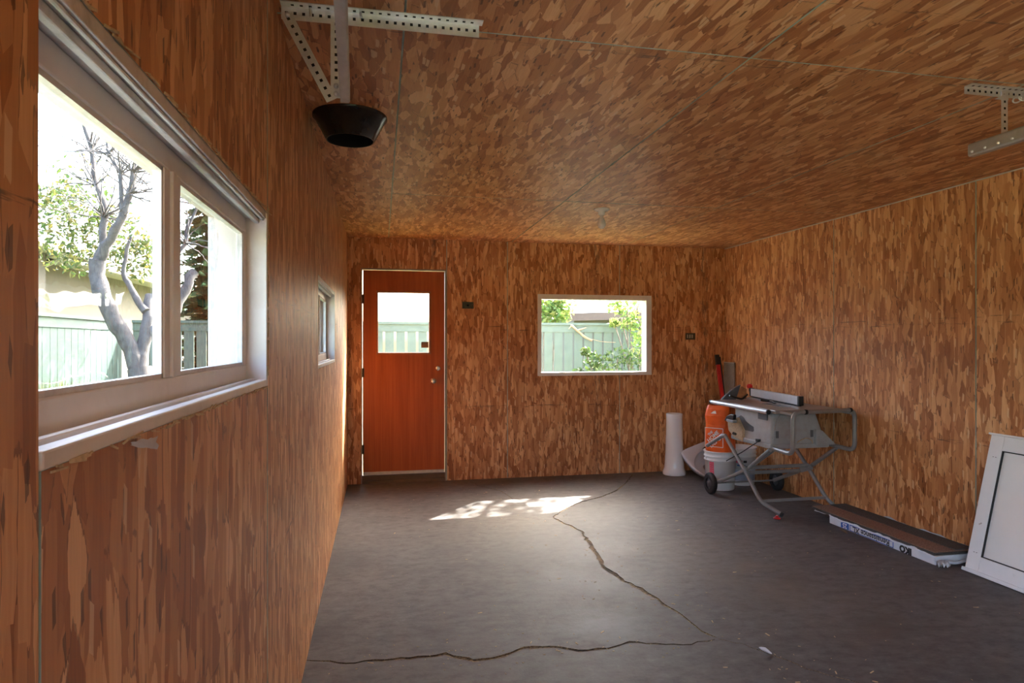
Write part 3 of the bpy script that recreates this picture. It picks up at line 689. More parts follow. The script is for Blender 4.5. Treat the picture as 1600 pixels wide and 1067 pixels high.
# bare bulb
lb = on_z(940, 326, H); lb.z = H
t = thing('ceiling_light', 'bare white bulb in porcelain holder on the ceiling', 'light', lb)
MB().lathe([(0, -.0005), (.060, -.0005), (.062, -.008), (.050, -.016), (.026, -.022), (.024, -.045), (.020, -.050), (0, -.050)], 24, lb).build('holder', 'porcelain', t)
MB().lathe([(.013, -.048), (.014, -.066), (.020, -.080), (.030, -.105), (.033, -.122), (.029, -.140), (.018, -.152), (.006, -.157), (0, -.1575)], 24, lb).build('bulb', 'bulb_glass', t)

# ------------------------------------------------------------------ electrical boxes
def ebox(px, py, w, h, label, kind):
    p = on_y(px, py, YB); t = thing('electrical_box', label, 'electrical box', (p.x, YB, p.z), group='electrical boxes on the back wall')
    m = MB(); y0, y1 = YB - .004, YB + .0
    for a, b, c, d in ((-w, -h, w, -h + .006), (-w, h - .006, w, h), (-w, -h, -w + .006, h), (w - .006, -h, w, h)):
        m.box((p.x + a, YB - .008, p.z + b), (p.x + c, YB + .001, p.z + d))
    m.box((p.x - w + .006, YB - .003, p.z - h + .006), (p.x + w - .006, YB - .0005, p.z + h - .006)); m.build('case', 'box_olive', t)
    if kind: 
        for k, q in enumerate((-.034, -.006, .020)):
            MB().box((p.x + q - .006, YB - .007, p.z - .018), (p.x + q + .006, YB - .003, p.z + .020)).build('wire_clip', 'wire_pale', t)
    else:
        MB().lathe([(0, -.006), (.010, -.006), (.011, -.003)], 12, (p.x, YB, p.z), 'y').build('knockout', 'hole_dark', t)
ebox(731, 477, .058, .034, 'dark empty junction box beside the top of the brown door', 0)
ebox(1078.5, 525.5, .056, .036, 'olive box with pale wires right of the back window', 1)

# ------------------------------------------------------------------ table saw on folding stand
saw = thing('table_saw', 'grey jobsite table saw on a folding wheeled tube stand', 'table saw', (3.3, 5.1, 0))
ZT = .862
TX0, TX1, TY0, TY1 = 3.035, 3.68, 4.60, 5.57
# table
m = MB(); m.box((TX0 + .02, TY0, ZT - .028), (TX1, 5.22, ZT)); m.prism([(TX0 + .02, 5.225, ZT - .026), (TX1, 5.225, ZT - .026), (TX1, 5.86, ZT - .026), (TX0 + .02, TY1, ZT - .026)], (0, 0, .024)); m.build('table_top', 'saw_table', saw, bevel=.006)
m = MB(); m.box((TX0 + .25, 4.85, ZT), (TX0 + .33, 5.15, ZT + .0015)); m.build('throat_plate', 'black_plastic', saw)
m = MB(); m.tube([(TX0, TY1, ZT - .018), (TX0, TY0 + .07, ZT - .018)], .018, 12); rail = m.build('fence_rail', 'aluminium', saw)
MB().tube([(TX0, TY0 + .072, ZT - .018), (TX0, TY0 + .060, ZT - .018)], .020, 12).build('end_cap', 'black_plastic', rail)
MB().tube([(TX0, TY1 - .002, ZT - .018), (TX0, TY1 + .012, ZT - .018)], .020, 12).build('end_cap', 'black_plastic', rail)
# housing (slightly tapered)
hx0, hx1, hy0, hy1, hz0 = 3.065, 3.46, 4.66, 5.22, .56
m = MB(); A = [(hx0, hy0, ZT - .03), (hx1, hy0, ZT - .03), (hx1, hy1, ZT - .03), (hx0, hy1, ZT - .03)]; B = [(hx0 - .015, hy0 - .01, hz0), (hx1 + .10, hy0 - .01, hz0), (hx1 + .10, hy1 - .02, hz0), (hx0 - .015, hy1 - .02, hz0)]
m.add(A + B, [(0, 1, 2, 3), (7, 6, 5, 4), (0, 4, 5, 1), (1, 5, 6, 2), (2, 6, 7, 3), (3, 7, 4, 0)])
hous = m.build('housing', 'saw_grey', saw, bevel=.018)
m = MB(); m.box((hx0 - .026, hy0 - .018, hz0 - .012), (hx1 + .11, hy1 + .02, hz0 + .028)); m.build('skirt', 'saw_grey', saw, bevel=.008)
# front-face boomerang slot
def front(px, py, off=0.0):
    return on_x(px, py, hx0 - .006 - off)
pl = [(1153, 652), (1157, 649), (1161, 652), (1165, 658), (1171, 663), (1177, 667), (1178, 673), (1174, 677), (1168, 676), (1162, 672), (1156, 664), (1153, 657)]
MB().prism([front(*p, .004) for p in pl], (.012, 0, 0)).build('bevel_slot', 'saw_dark', saw)
q0, q1 = front(1185, 644), front(1199, 657)
m = MB(); m.box((q0.x - .004, q0.y, q0.z), (q0.x + .01, q1.y, q1.z)); g = m.build('switch_plate', 'saw_dark', saw)
q = front(1192, 645, .006); MB().box((q.x - .004, q.y - .035, q.z - .008), (q.x + .004, q.y + .035, q.z + .012)).build('warning_label', 'wood_block', g)
q = front(1186, 688, .01); MB().box((q.x - .02, q.y - .02, q.z - .012), (q.x + .012, q.y + .02, q.z + .012)).build('latch', 'black_plastic', saw)
# side details (face towards the near end)
for px, py in ((1214, 679), (1268, 677)):
    q = on_y(px, py, hy0 - .004); MB().box((q.x - .012, q.y - .006, q.z - .028), (q.x + .012, q.y + .008, q.z + .028)).build('bolt_plate', 'saw_dark', saw)
m = MB(); q = [on_y(px, py, hy0 - .014) for px, py in ((1246, 691), (1252, 687), (1260, 684), (1266, 686), (1270, 690), (1269, 693))]
m.tube(round_path(q, .03), .004, 6); m.build('power_cord', 'sawdust', saw)
m = MB(); q = [on_y(px, py, hy0 - .009) for px, py in ((1211, 672), (1213, 658), (1220, 648))]; m.tube(round_path(q, .04), .006, 6); m.build('rib', 'saw_grey', saw)
m = MB(); m.prism([(hx1 - .02, hy0 - .03, .70), (hx1 + .04, hy0 - .03, .69), (hx1 + .17, hy0 - .03, .57), (hx1 - .02, hy0 - .03, .57)], (0, .12, 0)); m.build('motor_cover', 'saw_grey', saw, bevel=.01)
# dusty chute, crank and lever on the far front corner
m = MB(); m.prism([on_x(px, py, 3.03) for px, py in ((1136, 657), (1151, 652), (1160, 672), (1160, 690), (1145, 682), (1138, 672))], (.10, .0, 0)); m.build('dust_chute', 'sawdust', saw, bevel=.006, label='sawdust covered chute')
m = MB(); q = on_x(1141, 657, 2.99); m.box((q.x - .012, q.y - .06, q.z - .014), (q.x + .03, q.y + .05, q.z + .010)); crank = m.build('crank', 'saw_grey', saw, bevel=.006)
m = MB(); m.prism([on_x(px, py, 2.985) for px, py in ((1131, 657), (1135, 650), (1141, 647), (1146, 648), (1145, 656))], (.03, 0, 0)); m.build('crank_knob', 'black_plastic', crank, bevel=.005)
q = on_x(1149, 678, 3.02); MB().tube([q, q + Vector((-.03, -.02, .01))], .012, 8).build('clamp_knob', 'black_plastic', saw)
a, b = on_x(1160, 706, 3.0), on_x(1184, 690, 3.02); MB().tube([on_x(1135, 720, 3.0), a, b], .0045, 6).build('cable', 'black_plastic', saw)
# stand
TR = .0165
def tube_part(name, pts, r=TR, rad=.06):
    m = MB(); m.tube(round_path(pts, rad, 6), r, 12); return m.build(name, 'tube_grey', saw)
NX, FX = 3.0, 3.60
for side, x, fx in (('n', NX, 3.085), ('f', FX, 3.655)):
    pivot = Vector((x, 4.95, .325))
    leg = tube_part('leg', [(x, 5.27, .575), pivot, (x + .03, 4.76, .105), (fx + .02, 4.60 if side == 'n' else 4.70, .040)], rad=.05)
    e = Vector((fx + .02, 4.60 if side == 'n' else 4.70, .040)); d = (e - Vector((x + .03, 4.76, .105))).normalized()
    MB().tube([e - d * .004, e + d * .012], TR + .002, 12).build('foot_cap', 'rubber', leg)
    tube_part('wheel_arm', [(x + .035, 4.64, .545), (x + .035, 4.96, .335), (x + .035, 5.10, .27), (x + .035, 5.50, .10)])
    if side == 'n': tube_part('lever', [(x, 5.26, .575), (x - .02, 5.29, .565), (2.93, 5.46, .455)], .017)
    # wheel
    wx = 2.985 if side == 'n' else 3.665
    m = MB(); c = (wx, 5.50, .1)
    m.lathe([(.052, -.022), (.085, -.024), (.097, -.014), (.098, .0), (.097, .014), (.085, .024), (.052, .022), (.052, -.022)], 28, c, 'x'); wh = m.build('wheel', 'rubber', saw)
    m = MB(); m.lathe([(0, -.016), (.022, -.020), (.026, -.012), (.052, -.010), (.054, 0), (.052, .010), (.026, .012), (.022, .02), (0, .016)], 24, c, 'x'); m.build('hub', 'saw_dark', wh)
    for k in range(5):
        a = 2 * math.pi * k / 5; MB().bar(Vector(c) + Vector((-.011, math.cos(a) * .018, math.sin(a) * .018)), Vector(c) + Vector((-.011, math.cos(a) * .05, math.sin(a) * .05)), .012, .006, (1, 0, 0)).build('spoke', 'saw_dark', wh)
tube_part('axle', [(2.975, 5.5, .1), (3.67, 5.5, .1)], .008)
tube_part('crossbar', [(NX, 4.95, .345), (FX, 4.95, .345)])
tube_part('crossbar', [(NX + .03, 5.10, .27), (FX + .03, 5.10, .27)])
MB().box((NX + .03, 4.752, .10), (FX + .03, 4.766, .122)).build('foot_bar', 'tube_grey', saw)
m = MB(); m.prism([(FX - .012, 4.90, .36), (FX - .012, 4.86, .33), (FX - .012, 5.02, .27), (FX - .012, 5.05, .31)], (-.004, 0, 0)); m.build('pivot_plate', 'tube_grey', saw)
tube_part('handle_loop', [(3.06, 5.10, .567), (3.06, 4.85, .565), (3.07, 4.40, .545), (3.07, 4.40, .868), (3.655, 4.46, .868), (3.655, 4.46, .548), (3.62, 4.80, .565), (3.60, 5.05, .567)], .0175, .07)
for px in (1258, 1318):
    q = on_y(px, 637.5, 4.40); MB().tube([(q.x if px < 1300 else 3.60, 4.405 if px < 1300 else 4.455, .868), (q.x + .018 if px < 1300 else 3.62, 4.407 if px < 1300 else 4.457, .868)], .0195, 12).build('grip_band', 'rubber', saw)
tube_part('brace', [(3.09, 4.63, .56), (3.035, 4.94, .34)], .010)
for a in ((3.10, 4.50, .868), (3.62, 4.52, .868)):
    MB().box((a[0] - .012, 4.44, ZT - .025), (a[0] + .012, TY0 + .02, ZT - .008)).build('bracket', 'tube_grey', saw)

# things on the saw
a, b = Vector((3.60, 5.80, ZT + .047)), Vector((3.46, 4.87, ZT + .047)); dirv = (b - a).normalized()
rf_ = thing('rip_fence', 'silver aluminium rip fence bar lying on the saw table', 'rip fence', (3.53, 5.3, ZT))
MB().bar(a, b, .04, .072).build('bar', 'aluminium', rf_, bevel=.003)
MB().bar(b, b + dirv * .028, .044, .078).build('end_cap', 'black_plastic', rf_, bevel=.003)
MB().bar(a - dirv * .03, a, .044, .080).build('end_cap', 'black_plastic', rf_, bevel=.003)
m = MB(); m.bar(a + Vector((0, 0, -.044)), b + Vector((0, 0, -.044)), .030, .006); m.build('glide', 'black_plastic', rf_)
q = a - dirv * .05 + Vector((-.01, 0, .055)); MB().lathe([(0, -.022), (.022, -.018), (.030, 0), (.022, .020), (0, .024)], 14, q).build('knob', 'red_plastic', rf_, label='red locking knob')
MB().tube([q - Vector((0, 0, .05)), q], .008, 8).build('stem', 'black_plastic', rf_)
q = on_y(1142, 624, 5.46)
g = thing('blade_guard', 'dark grey wedge shaped blade guard lying on far end of saw table', 'blade guard', (q.x, q.y, ZT))
m = MB(); m.prism([on_y(px, py, 5.46) for px, py in ((1128, 624.3), (1150, 624.3), (1158, 601), (1146, 607), (1136, 616))], (0, .03, 0)); m.build('shield', 'saw_dark', g, bevel=.004)
MB().tube(round_path([on_y(px, py, 5.40) for px, py in ((1140, 618), (1152, 622), (1160, 624), (1168, 616))], .05), .008, 8).build('arm', 'black_plastic', g)
wb = MB().prism([on_y(px, py, 5.50) for px, py in ((1151, 623.3), (1166, 623.3), (1167, 608), (1159, 603), (1152, 611))], (0, .045, 0)).build('wood_offcut', 'wood_block', None, bevel=.003)
tag(wb, 'small brown wood offcut on saw table beside the blade guard', 'wood')
q = on_z(1190, 626, ZT); q2 = on_z(1211, 631, ZT)
ps = thing('push_stick', 'flat black push stick lying in front of the silver bar', 'push stick', (q.x, q.y, ZT))
MB().bar((q.x, q.y, ZT + .008), (q.x + .045, q.y - .07, ZT + .008), .05, .014).build('handle', 'black_plastic', ps, bevel=.004)
MB().bar((q.x + .045, q.y - .07, ZT + .006), (q2.x, q2.y, ZT + .006), .022, .008).build('blade', 'saw_dark', ps)

# ------------------------------------------------------------------ buckets, bag
def bucket(x, y, name_lbl, extra):
    t = thing('bucket', name_lbl, 'bucket', (x, y, 0), group='white pails by the saw')
    h = .368
    prof = [(0, .0015), (.124, .0015), (.129, .006), (.143, h - .09), (.151, h - .088), (.151, h - .082), (.144, h - .078), (.145, h - .055), (.153, h - .053), (.153, h - .047), (.146, h - .043), (.147, h - .012), (.156, h - .010), (.156, h), (.147, h), (.141, h - .05), (.126, .02), (0, .02)]
    MB().lathe(prof, 32, (x, y, 0)).build('body', 'bucket_white', t)
    for s in (-1, 1):
        MB().lathe([(0, .0), (.013, 0), (.013, .014), (0, .014)], 10, (x + s * .148 - (.014 if s > 0 else 0) + (.002 if s > 0 else -.002), y, h - .065), 'x').build('handle_boss', 'bucket_white', t)
    pts = [Vector((x + .158 * math.cos(q), y - .158 * math.sin(q) * .55 - .02 * math.sin(q), h - .065 - .10 * math.sin(q))) for q in [math.pi * i / 14 for i in range(15)]]
    if extra: 
        m = MB(); m.tube([Vector((x + .165 * math.cos(q), y - .165 * abs(math.sin(q)) , h - .065 - .02 * math.sin(q))) for q in [math.pi * i / 14 for i in range(15)]], .0025, 6); m.build('bail', 'galvanised', t)
    return t
B1 = (3.195, 5.70); B2 = (3.505, 5.86)
b1 = bucket(*B1, 'white plastic bucket with red print holding the orange bag', False)
b2 = bucket(*B2, 'white plastic bucket with red and black logo behind the saw legs', False)
def on_cyl(c, r, ang, z): return Vector((c[0] + r * math.cos(ang), c[1] + r * math.sin(ang), z))
def curved_label(parent, c, r0, a0, a1, z0, z1, mat, name, n=6):
    def rad(z): return .129 + (.014) * (z / .28) + .0012
    m = MB()
    for i in range(n):
        p, q = a0 + (a1 - a0) * i / n, a0 + (a1 - a0) * (i + 1) / n
        m.add([on_cyl(c, rad(z0), p, z0), on_cyl(c, rad(z0), q, z0), on_cyl(c, rad(z1), q, z1), on_cyl(c, rad(z1), p, z1)], [(0, 1, 2, 3)])
    return m.build(name, mat, parent)
lab = curved_label(b1, B1, 0, R(197), R(217), .155, .27, 'print_pink', 'label_print')
for k in range(5):
    z = .165 + k * .021; curved_label(b1, B1, 0, R(200), R(214), z, z + .006, 'print_white', 'label_line', 4) 
curved_label(b2, B2, 0, R(222), R(246), .225, .252, 'print_pink', 'label_print')
curved_label(b2, B2, 0, R(250), R(263), .228, .250, 'print_black', 'label_print')
curved_label(b2, B2, 0, R(226), R(258), .195, .208, 'print_blue', 'label_print')
curved_label(b2, B2, 0, R(175), R(330), .05, .150, 'bucket_blue', 'colour_band', 16)
# orange bag: four-sided sack with creased faces, standing in the bucket
bag = thing('shopping_bag', 'orange printed store bag standing in the white bucket', 'bag', (B1[0], B1[1], .03))
BROT = R(-52)
m = MB(); C = Vector((B1[0], B1[1], 0)); cs = []
lev = [(.045, .085, .075, 0), (.30, .100, .094, .0), (.38, .116, .108, .004), (.50, .123, .112, -.004), (.62, .122, .110, .006), (.70, .124, .108, -.004), (.76, .120, .092, .004), (.80, .114, .060, 0)]
rr = random.Random(5); n = 24; vs = []
for z, hx, hy, j in lev:
    for k in range(n):
        a = 2 * math.pi * (k + .5) / n; c, s_ = math.cos(a), math.sin(a); e = 5.0
        r = (abs(c) ** e + abs(s_) ** e) ** (-1 / e)
        p = Vector((c * r * hx, s_ * r * hy, 0)); p = Matrix.Rotation(BROT, 3, 'Z') @ p
        vs.append(C + p * (1 + rr.uniform(-.03, .03)) + Vector((j, 0, z + rr.uniform(-.006, .006))))
m.add(vs, [(i * n + k, i * n + (k + 1) % n, (i + 1) * n + (k + 1) % n, (i + 1) * n + k) for i in range(len(lev) - 1) for k in range(n)], 0, False)
m.add(vs[:n], [tuple(range(n))[::-1]]); bagm = m.build('sack', 'orange_bag', bag)
bxv = Matrix.Rotation(BROT, 3, 'Z') @ Vector((1, 0, 0)); bnv = Matrix.Rotation(BROT, 3, 'Z') @ Vector((0, -1, 0))
fc = C + bnv * .119 + Vector((0, 0, .50)) - bxv * .012
# logo square outline and diagonal lettering
m = MB(); s_ = .088; up = Vector((0, 0, 1))
for a, b in (((-s_, -s_), (s_, -s_)), ((s_, -s_), (s_, s_)), ((s_, s_), (-s_, s_)), ((-s_, s_), (-s_, -s_))):
    m.bar(fc + bxv * a[0] + up * a[1], fc + bxv * b[0] + up * b[1], .001, .006, up if abs(a[1] - b[1]) < .01 else bxv)
m.build('logo_frame', 'print_white', bag)
dg_ = (bxv + up * .95).normalized(); dn = (up - bxv * .95).normalized()
for txt, sz, o_ in (('THE', .030, .050), ('HOME', .050, .010), ('DEPOT', .056, -.040)):
    mt = frame_m(fc + bnv * .002 + dn * o_, dg_, dn); text_part(txt, sz, 'print_white', bag, mt, 'lettering', .0006, .0012)
mt = fc + up * .225 + bxv * .0 - bnv * .012
m = MB(); m.prism([mt - bxv * .035 + bnv * .004, mt + bxv * .02 + bnv * .004, mt + bxv * .012 + up * .028 + bnv * .003, mt - bxv * .01 + up * .022 + bnv * .003], bnv * .001); m.build('print_patch', 'print_white', bag)

# ------------------------------------------------------------------ sink pedestal and basin
pp = on_z(1054, 739); pd = Vector((3.055, 6.40, 0))
t = thing('sink_pedestal', 'white ceramic sink pedestal column standing against back wall', 'pedestal', pd)
MB().lathe([(.0, .002), (.118, .002), (.121, .012), (.121, .035), (.112, .052), (.104, .075), (.094, .22), (.088, .42), (.084, .60), (.086, .645), (.080, .648), (.074, .60), (.07, .3)], 36, pd).build('column', 'ceramic', t)
def sink():
    # local: x along back edge, y towards front (curved), z out of the bowl
    ex = Vector((.93, .28, .22)).normalized(); ez = Vector((-.10, -.80, .50)); loc = tuple(on_y(1063, 697, 6.17) + ex * .275)
    t = thing('sink_basin', 'white ceramic sink basin leaning against the back wall corner', 'sink', loc, (0, 0, 0))
    ez = (ez - ex * ez.dot(ex)).normalized(); ey = ez.cross(ex)   # ey points down the slope
    if ey.z > 0: ey = -ey; ex = -ex
    M = Matrix(((ex.x, ey.x, ez.x, loc[0]), (ex.y, ey.y, ez.y, loc[1]), (ex.z, ey.z, ez.z, loc[2]), (0, 0, 0, 1)))
    n = 48
    def outline(s, dz, cyo=0, k=1.0):
        out = []
        for i in range(n):
            a = 2 * math.pi * i / n; c, q = math.cos(a), math.sin(a)
            if q >= 0: x, y = .275 * c, .06 + .345 * (q ** .9)      # front: bowed
            else:
                e = 6.0; r = (abs(c) ** e + abs(q) ** e) ** (-1 / e); x, y = .275 * c * r, .06 + .06 * q * r
            out.append(Vector((x * s, (y - .2) * s + .2 + cyo, dz)))
        return out
    def bowl(s, dz):
        return [Vector((.222 * s * math.cos(2 * math.pi * i / n), .228 + .148 * s * math.sin(2 * math.pi * i / n), dz)) for i in range(n)]
    rings = [outline(.55, -.17), outline(.80, -.10), outline(.95, -.035), outline(1.0, -.022), outline(1.0, -.004), outline(.975, .004), outline(.93, .0), bowl(1.04, .0), bowl(.98, -.014), bowl(.90, -.07), bowl(.6, -.115), bowl(.25, -.135)]
    m = MB(); vs = [p for r_ in rings for p in r_]
    fs = [(j * n + i, j * n + (i + 1) % n, (j + 1) * n + (i + 1) % n, (j + 1) * n + i) for j in range(len(rings) - 1) for i in range(n)]
    m.add(vs, fs, 0, True); m.add(rings[0], [tuple(range(n))]); m.add(rings[-1], [tuple(range(n))])
    for i in range(len(m.mi)):
        pass
    m.v = [M @ v for v in m.v]; m.build('basin', 'ceramic', t)
    mz = min(v.z for v in m.v); 
    m2 = MB(); m2.lathe([(0, -.128), (.03, -.130), (.034, -.1345)], 16, (0, .228, 0)); m2.v = [M @ v for v in m2.v]; m2.build('drain', 'ceramic_stain', t)
    m2 = MB(); m2.tube([(.0, .075, 0.0), (.0, .075, .03)], .014, 12); m2.tube([(0, .075, .028), (0, .12, .036)], .009, 8); m2.v = [M @ v for v in m2.v]; m2.build('tap', 'black_plastic', t, label='small dark tap stub')
    t.location.z -= mz - .001
sink()

# ------------------------------------------------------------------ level, grey board
top_, bot = Vector((3.605, 6.50, 1.245)), Vector((3.645, 6.26, .004)); dv = (bot - top_).normalized()
lv = thing('spirit_level', 'tall red spirit level with black edge leaning in the corner', 'level', bot)
MB().bar(top_, bot, .022, .040, (1, 0, 0)).build('body', 'red_plastic', lv, bevel=.002)
o2 = Vector((.036, .010, .0)); MB().bar(top_ + o2 + dv * .004, bot + o2 * .6, .020, .014, (1, 0, 0)).build('edge_rail', 'black_plastic', lv)
MB().bar(top_ - dv * .02, top_ + dv * .09, .026, .044, (1, 0, 0)).build('end_cap', 'black_plastic', lv)
MB().bar(bot - dv * .06, bot - dv * .0, .026, .044, (1, 0, 0)).build('end_cap', 'black_plastic', lv)
gb = thing('grey_board', 'narrow grey board leaning on right wall in the corner', 'board', (3.70, 6.45, 0))
m = MB(); m.prism([(3.735, 6.56, 1.185), (3.733, 6.345, 1.185), (3.70, 6.345, .002), (3.70, 6.56, .002)], (-.014, 0, 0)); m.build('board', 'grey_board', gb, bevel=.002)
m = MB(); m.prism([(3.7345, 6.56, 1.186), (3.7325, 6.345, 1.186), (3.732, 6.345, 1.176), (3.734, 6.56, 1.176)], (-.0155, 0, 0)); m.build('edge', 'sweep_pale', gb)

# ------------------------------------------------------------------ shingles
sh = thing('shingle_bundle', 'opened bundle of brown roof shingles in white wrapper on floor', 'shingles', (3.57, 3.95, 0))
SX0, SX1, SY0, SY1 = 3.405, 3.715, 3.46, 4.43
m = MB(); m.box((SX0, SY0, .001), (SX1, SY1, .056)); core = m.build('wrapper', 'film_white', sh, bevel=.006)
m = MB(); xs = [(SX0 - .003, 3.45), (SX0 - .003, 3.44)]
pts = [(y, .058 + .004 * math.sin(y * 23) + .003 * math.sin(y * 61)) for y in [SY0 - .01 + i * (SY1 + .20 - SY0) / 40 for i in range(41)]]
vs = []; fs = []
for i, (y, z) in enumerate(pts):
    vs += [(SX0 - .004 + (.012 if y > SY1 else 0), y, z - (.006 if y < SY1 else .004)), (SX0 - .008 + (.02 if y > SY1 else 0), y, z), (SX0 + .03, y, z + .004)]
for i in range(40):
    for k in (0, 1): fs.append((i * 3 + k, i * 3 + k + 1, i * 3 + k + 4, i * 3 + k + 3))
m.add(vs, fs, 0, True); m.build('wrapper_edge', 'film_white', sh, label='torn white plastic edge')
m = MB(); vs = []; fs = []
for i in range(41):
    y = SY0 + i * (SY1 - SY0) / 40; z = .085 + .008 * math.sin(y * 17) + .005 * math.sin(y * 41)
    vs += [(SX1 + .006, y, .01), (SX1 + .008, y, z), (SX1 + .002, y, z + .004)]
for i in range(40):
    for k in (0, 1): fs.append((i * 3 + k, i * 3 + k + 1, i * 3 + k + 4, i * 3 + k + 3))
m.add(vs, fs, 0, True); m.build('wrapper_edge', 'film_white', sh)
for k, (dx, y0_, y1_, mt_) in enumerate(((.0, 3.47, 4.60, 'shingle_dark'), (.004, 3.462, 4.635, 'shingle_dark'), (.0, 3.455, 4.655, 'shingle_dark'), (.006, 3.47, 4.65, 'shingle_brown'))):
    z = .058 + k * .0055
    m = MB(); m.box((SX0 + .008 + dx, y0_, z), (SX1 + .004, y1_, z + .005)); m.build('shingle', mt_, sh)
m = MB(); m.box((SX0 + .175, 3.475, .0802), (SX1 + .004, 4.64, .0855)); m.build('shingle', 'shingle_dark', sh)
# printing on the side of the wrapper (upside down as it lies)
def side_m(y, z): return frame_m((SX0 - .0012, y, z), (0, 1, 0), (0, 0, -1))
MB().box((SX0 - .0008, 4.215, .006), (SX0 + .001, 4.300, .052)).build('blue_square', 'print_blue', core)
text_part('25', .050, 'print_white', core, side_m(4.258, .029), 'lettering', .0004, .0008)
m = MB()
for a, b in (((3.790, .007), (4.205, .0095)), ((3.790, .047), (4.205, .0495)), ((3.790, .007), (3.794, .0495)), ((4.201, .007), (4.205, .0495))):
    m.box((SX0 - .0008, a[0] - .001, a[1] - .0015), (SX0 + .001, b[0] + .001, b[1] + .0015))
m.build('blue_outline', 'print_blue', core)
text_part('Renaissance XL', .056, 'print_black', core, side_m(3.998, .028), 'lettering', .0004, .0010)
text_part('IKO', .058, 'print_black', core, side_m(3.685, .028), 'lettering', .0004, .0035)
MB().tube(round_path([(SX0 + .02, SY0 - .006, .02), (SX0 + .06, SY0 - .03, .03), (SX0 + .14, SY0 - .02, .012), (SX0 + .22, SY0 - .01, .02)], .05), [.011] * 14, 8).build('film_twist', 'film_white', core)
q = on_z(1466, 886); m = MB()
vs = []; n = 9; rr = random.Random(11)
for i in range(n):
    for j in range(n):
        a = (i / (n - 1) - .5) * .09; b = (j / (n - 1) - .5) * .07
        vs.append((3.42 + b + rr.uniform(-.004, .004), 3.415 + a * .6, .026 + .022 * math.sin(i * 1.7 + j * .8) * math.cos(j * 1.1) + rr.uniform(-.003, .003)))
m.add(vs, [(i * n + j, i * n + j + 1, (i + 1) * n + j + 1, (i + 1) * n + j) for i in range(n - 1) for j in range(n - 1)], 0, True)
m.build('film_crumple', 'film_white', sh, label='crumpled end of the plastic wrapper')
def curled_leaf(px, py, s, seed, label, mat='leaf_brown', name='dry_leaf', cat='leaf', face=0):
    p = on_z(px, py); m = MB(); rr = random.Random(seed); vs = []; n = 7
    for i in range(n):
        for j in range(5):
            a = i / (n - 1) - .5; b = (j / 4 - .5) * (1 - (2 * a) ** 2 * .7)
            q = Matrix.Rotation(face, 3, 'Z') @ Vector((a * s, b * s * .6, 0))
            vs.append((p.x + q.x, p.y + q.y, .002 + s * (.9 * b * b + .35 * (a + .5) ** 2) + rr.uniform(0, .001)))
    m.add(vs, [(i * 5 + j, i * 5 + j + 1, (i + 1) * 5 + j + 1, (i + 1) * 5 + j) for i in range(n - 1) for j in range(4)], 0, True)
    return tag(m.build(name, mat), label, cat)
curled_leaf(1318, 833, .06, 1, 'curled brown dry leaf against the shingle wrapper', face=2.0)
curled_leaf(1196, 1021, .055, 2, 'pale paper scrap on the floor beside the thin crack', 'print_white', 'paper_scrap', 'scrap', 2.6)
# red foot cap on the floor
q = on_z(1214, 810.5)
rc = thing('foot_cap', 'small red plastic cap lying on floor under saw leg', 'cap', q)
MB().lathe([(0, .001), (.026, .001), (.028, .008), (.020, .012), (.014, .013), (.013, .024), (.006, .026), (0, .026)], 18, q).build('base', 'red_plastic', rc)
MB().lathe([(0, .026), (.005, .0265), (.004, .030), (0, .030)], 10, q).build('stud', 'print_white', rc)

# ------------------------------------------------------------------ white framed panel leaning at the right
pw_ = thing('storm_window', 'white framed glazed panel leaning against the right wall', 'window panel', (3.55, 2.7, 0))
lean = Vector((.205, 0, .842)).normalized(); nrm = Vector((-lean.z, 0, lean.x)); base = Vector((3.508, 0, .0)); HT, YA, YE = .865, 3.345, 2.05
def pan(y, s, off): p = base + lean * s + nrm * off; return Vector((p.x, y, p.z))
def pbox(m, y0, y1, s0, s1, o0, o1):
    vs = [pan(y, s, o) for o in (o0, o1) for y, s in ((y0, s0), (y1, s0), (y1, s1), (y0, s1))]
    m.add(vs, [(0, 1, 2, 3), (7, 6, 5, 4), (0, 4, 5, 1), (1, 5, 6, 2), (2, 6, 7, 3), (3, 7, 4, 0)])
fwid = .088
for nm_, a in (('stile', (YA - fwid, YA, .025, HT - .012)), ('stile', (YE, YE + fwid, .025, HT - .012)), ('bottom_rail', (YE + fwid, YA - fwid, .025, .025 + fwid)), ('top_rail', (YE + fwid, YA - fwid, HT - .012 - fwid, HT - .012))):
    m = MB(); pbox(m, *a, -.03, .0); m.build(nm_, 'vinyl_white', pw_, bevel=.003)
m = MB(); pbox(m, YE - .01, YA + .012, .004, .026, -.034, .012); m.build('sill_lip', 'vinyl_white', pw_, bevel=.003)
m = MB(); pbox(m, YE - .01, YA + .012, HT - .012, HT, -.034, .010); m.build('drip_cap', 'vinyl_white', pw_, bevel=.002)
m = MB(); gy0, gy1, gs0, gs1 = YE + fwid, YA - fwid, .025 + fwid, HT - .012 - fwid
for a in ((gy0, gy1, gs0, gs0 + .006), (gy0, gy1, gs1 - .006, gs1), (gy0, gy0 + .006, gs0, gs1), (gy1 - .006, gy1, gs0, gs1)): pbox(m, *a, -.02, -.001)
m.build('gasket', 'rubber', pw_)
m = MB(); pbox(m, gy0, gy1, gs0, gs1, -.018, -.012); m.build('glazing', 'panel_white', pw_)
for s in (.13, .72):
    for dy in (.038, .055):
        m = MB(); m.bar(pan(YA - dy, s, .0008) , pan(YA - dy - .006, s, .0008), .004, .002); m.build('screw', 'hole_dark', pw_)
MB().bar(pan(YA - .04, .30, .002), pan(YA - .052, .31, .002), .012, .006).build('clip', 'sweep_pale', pw_)

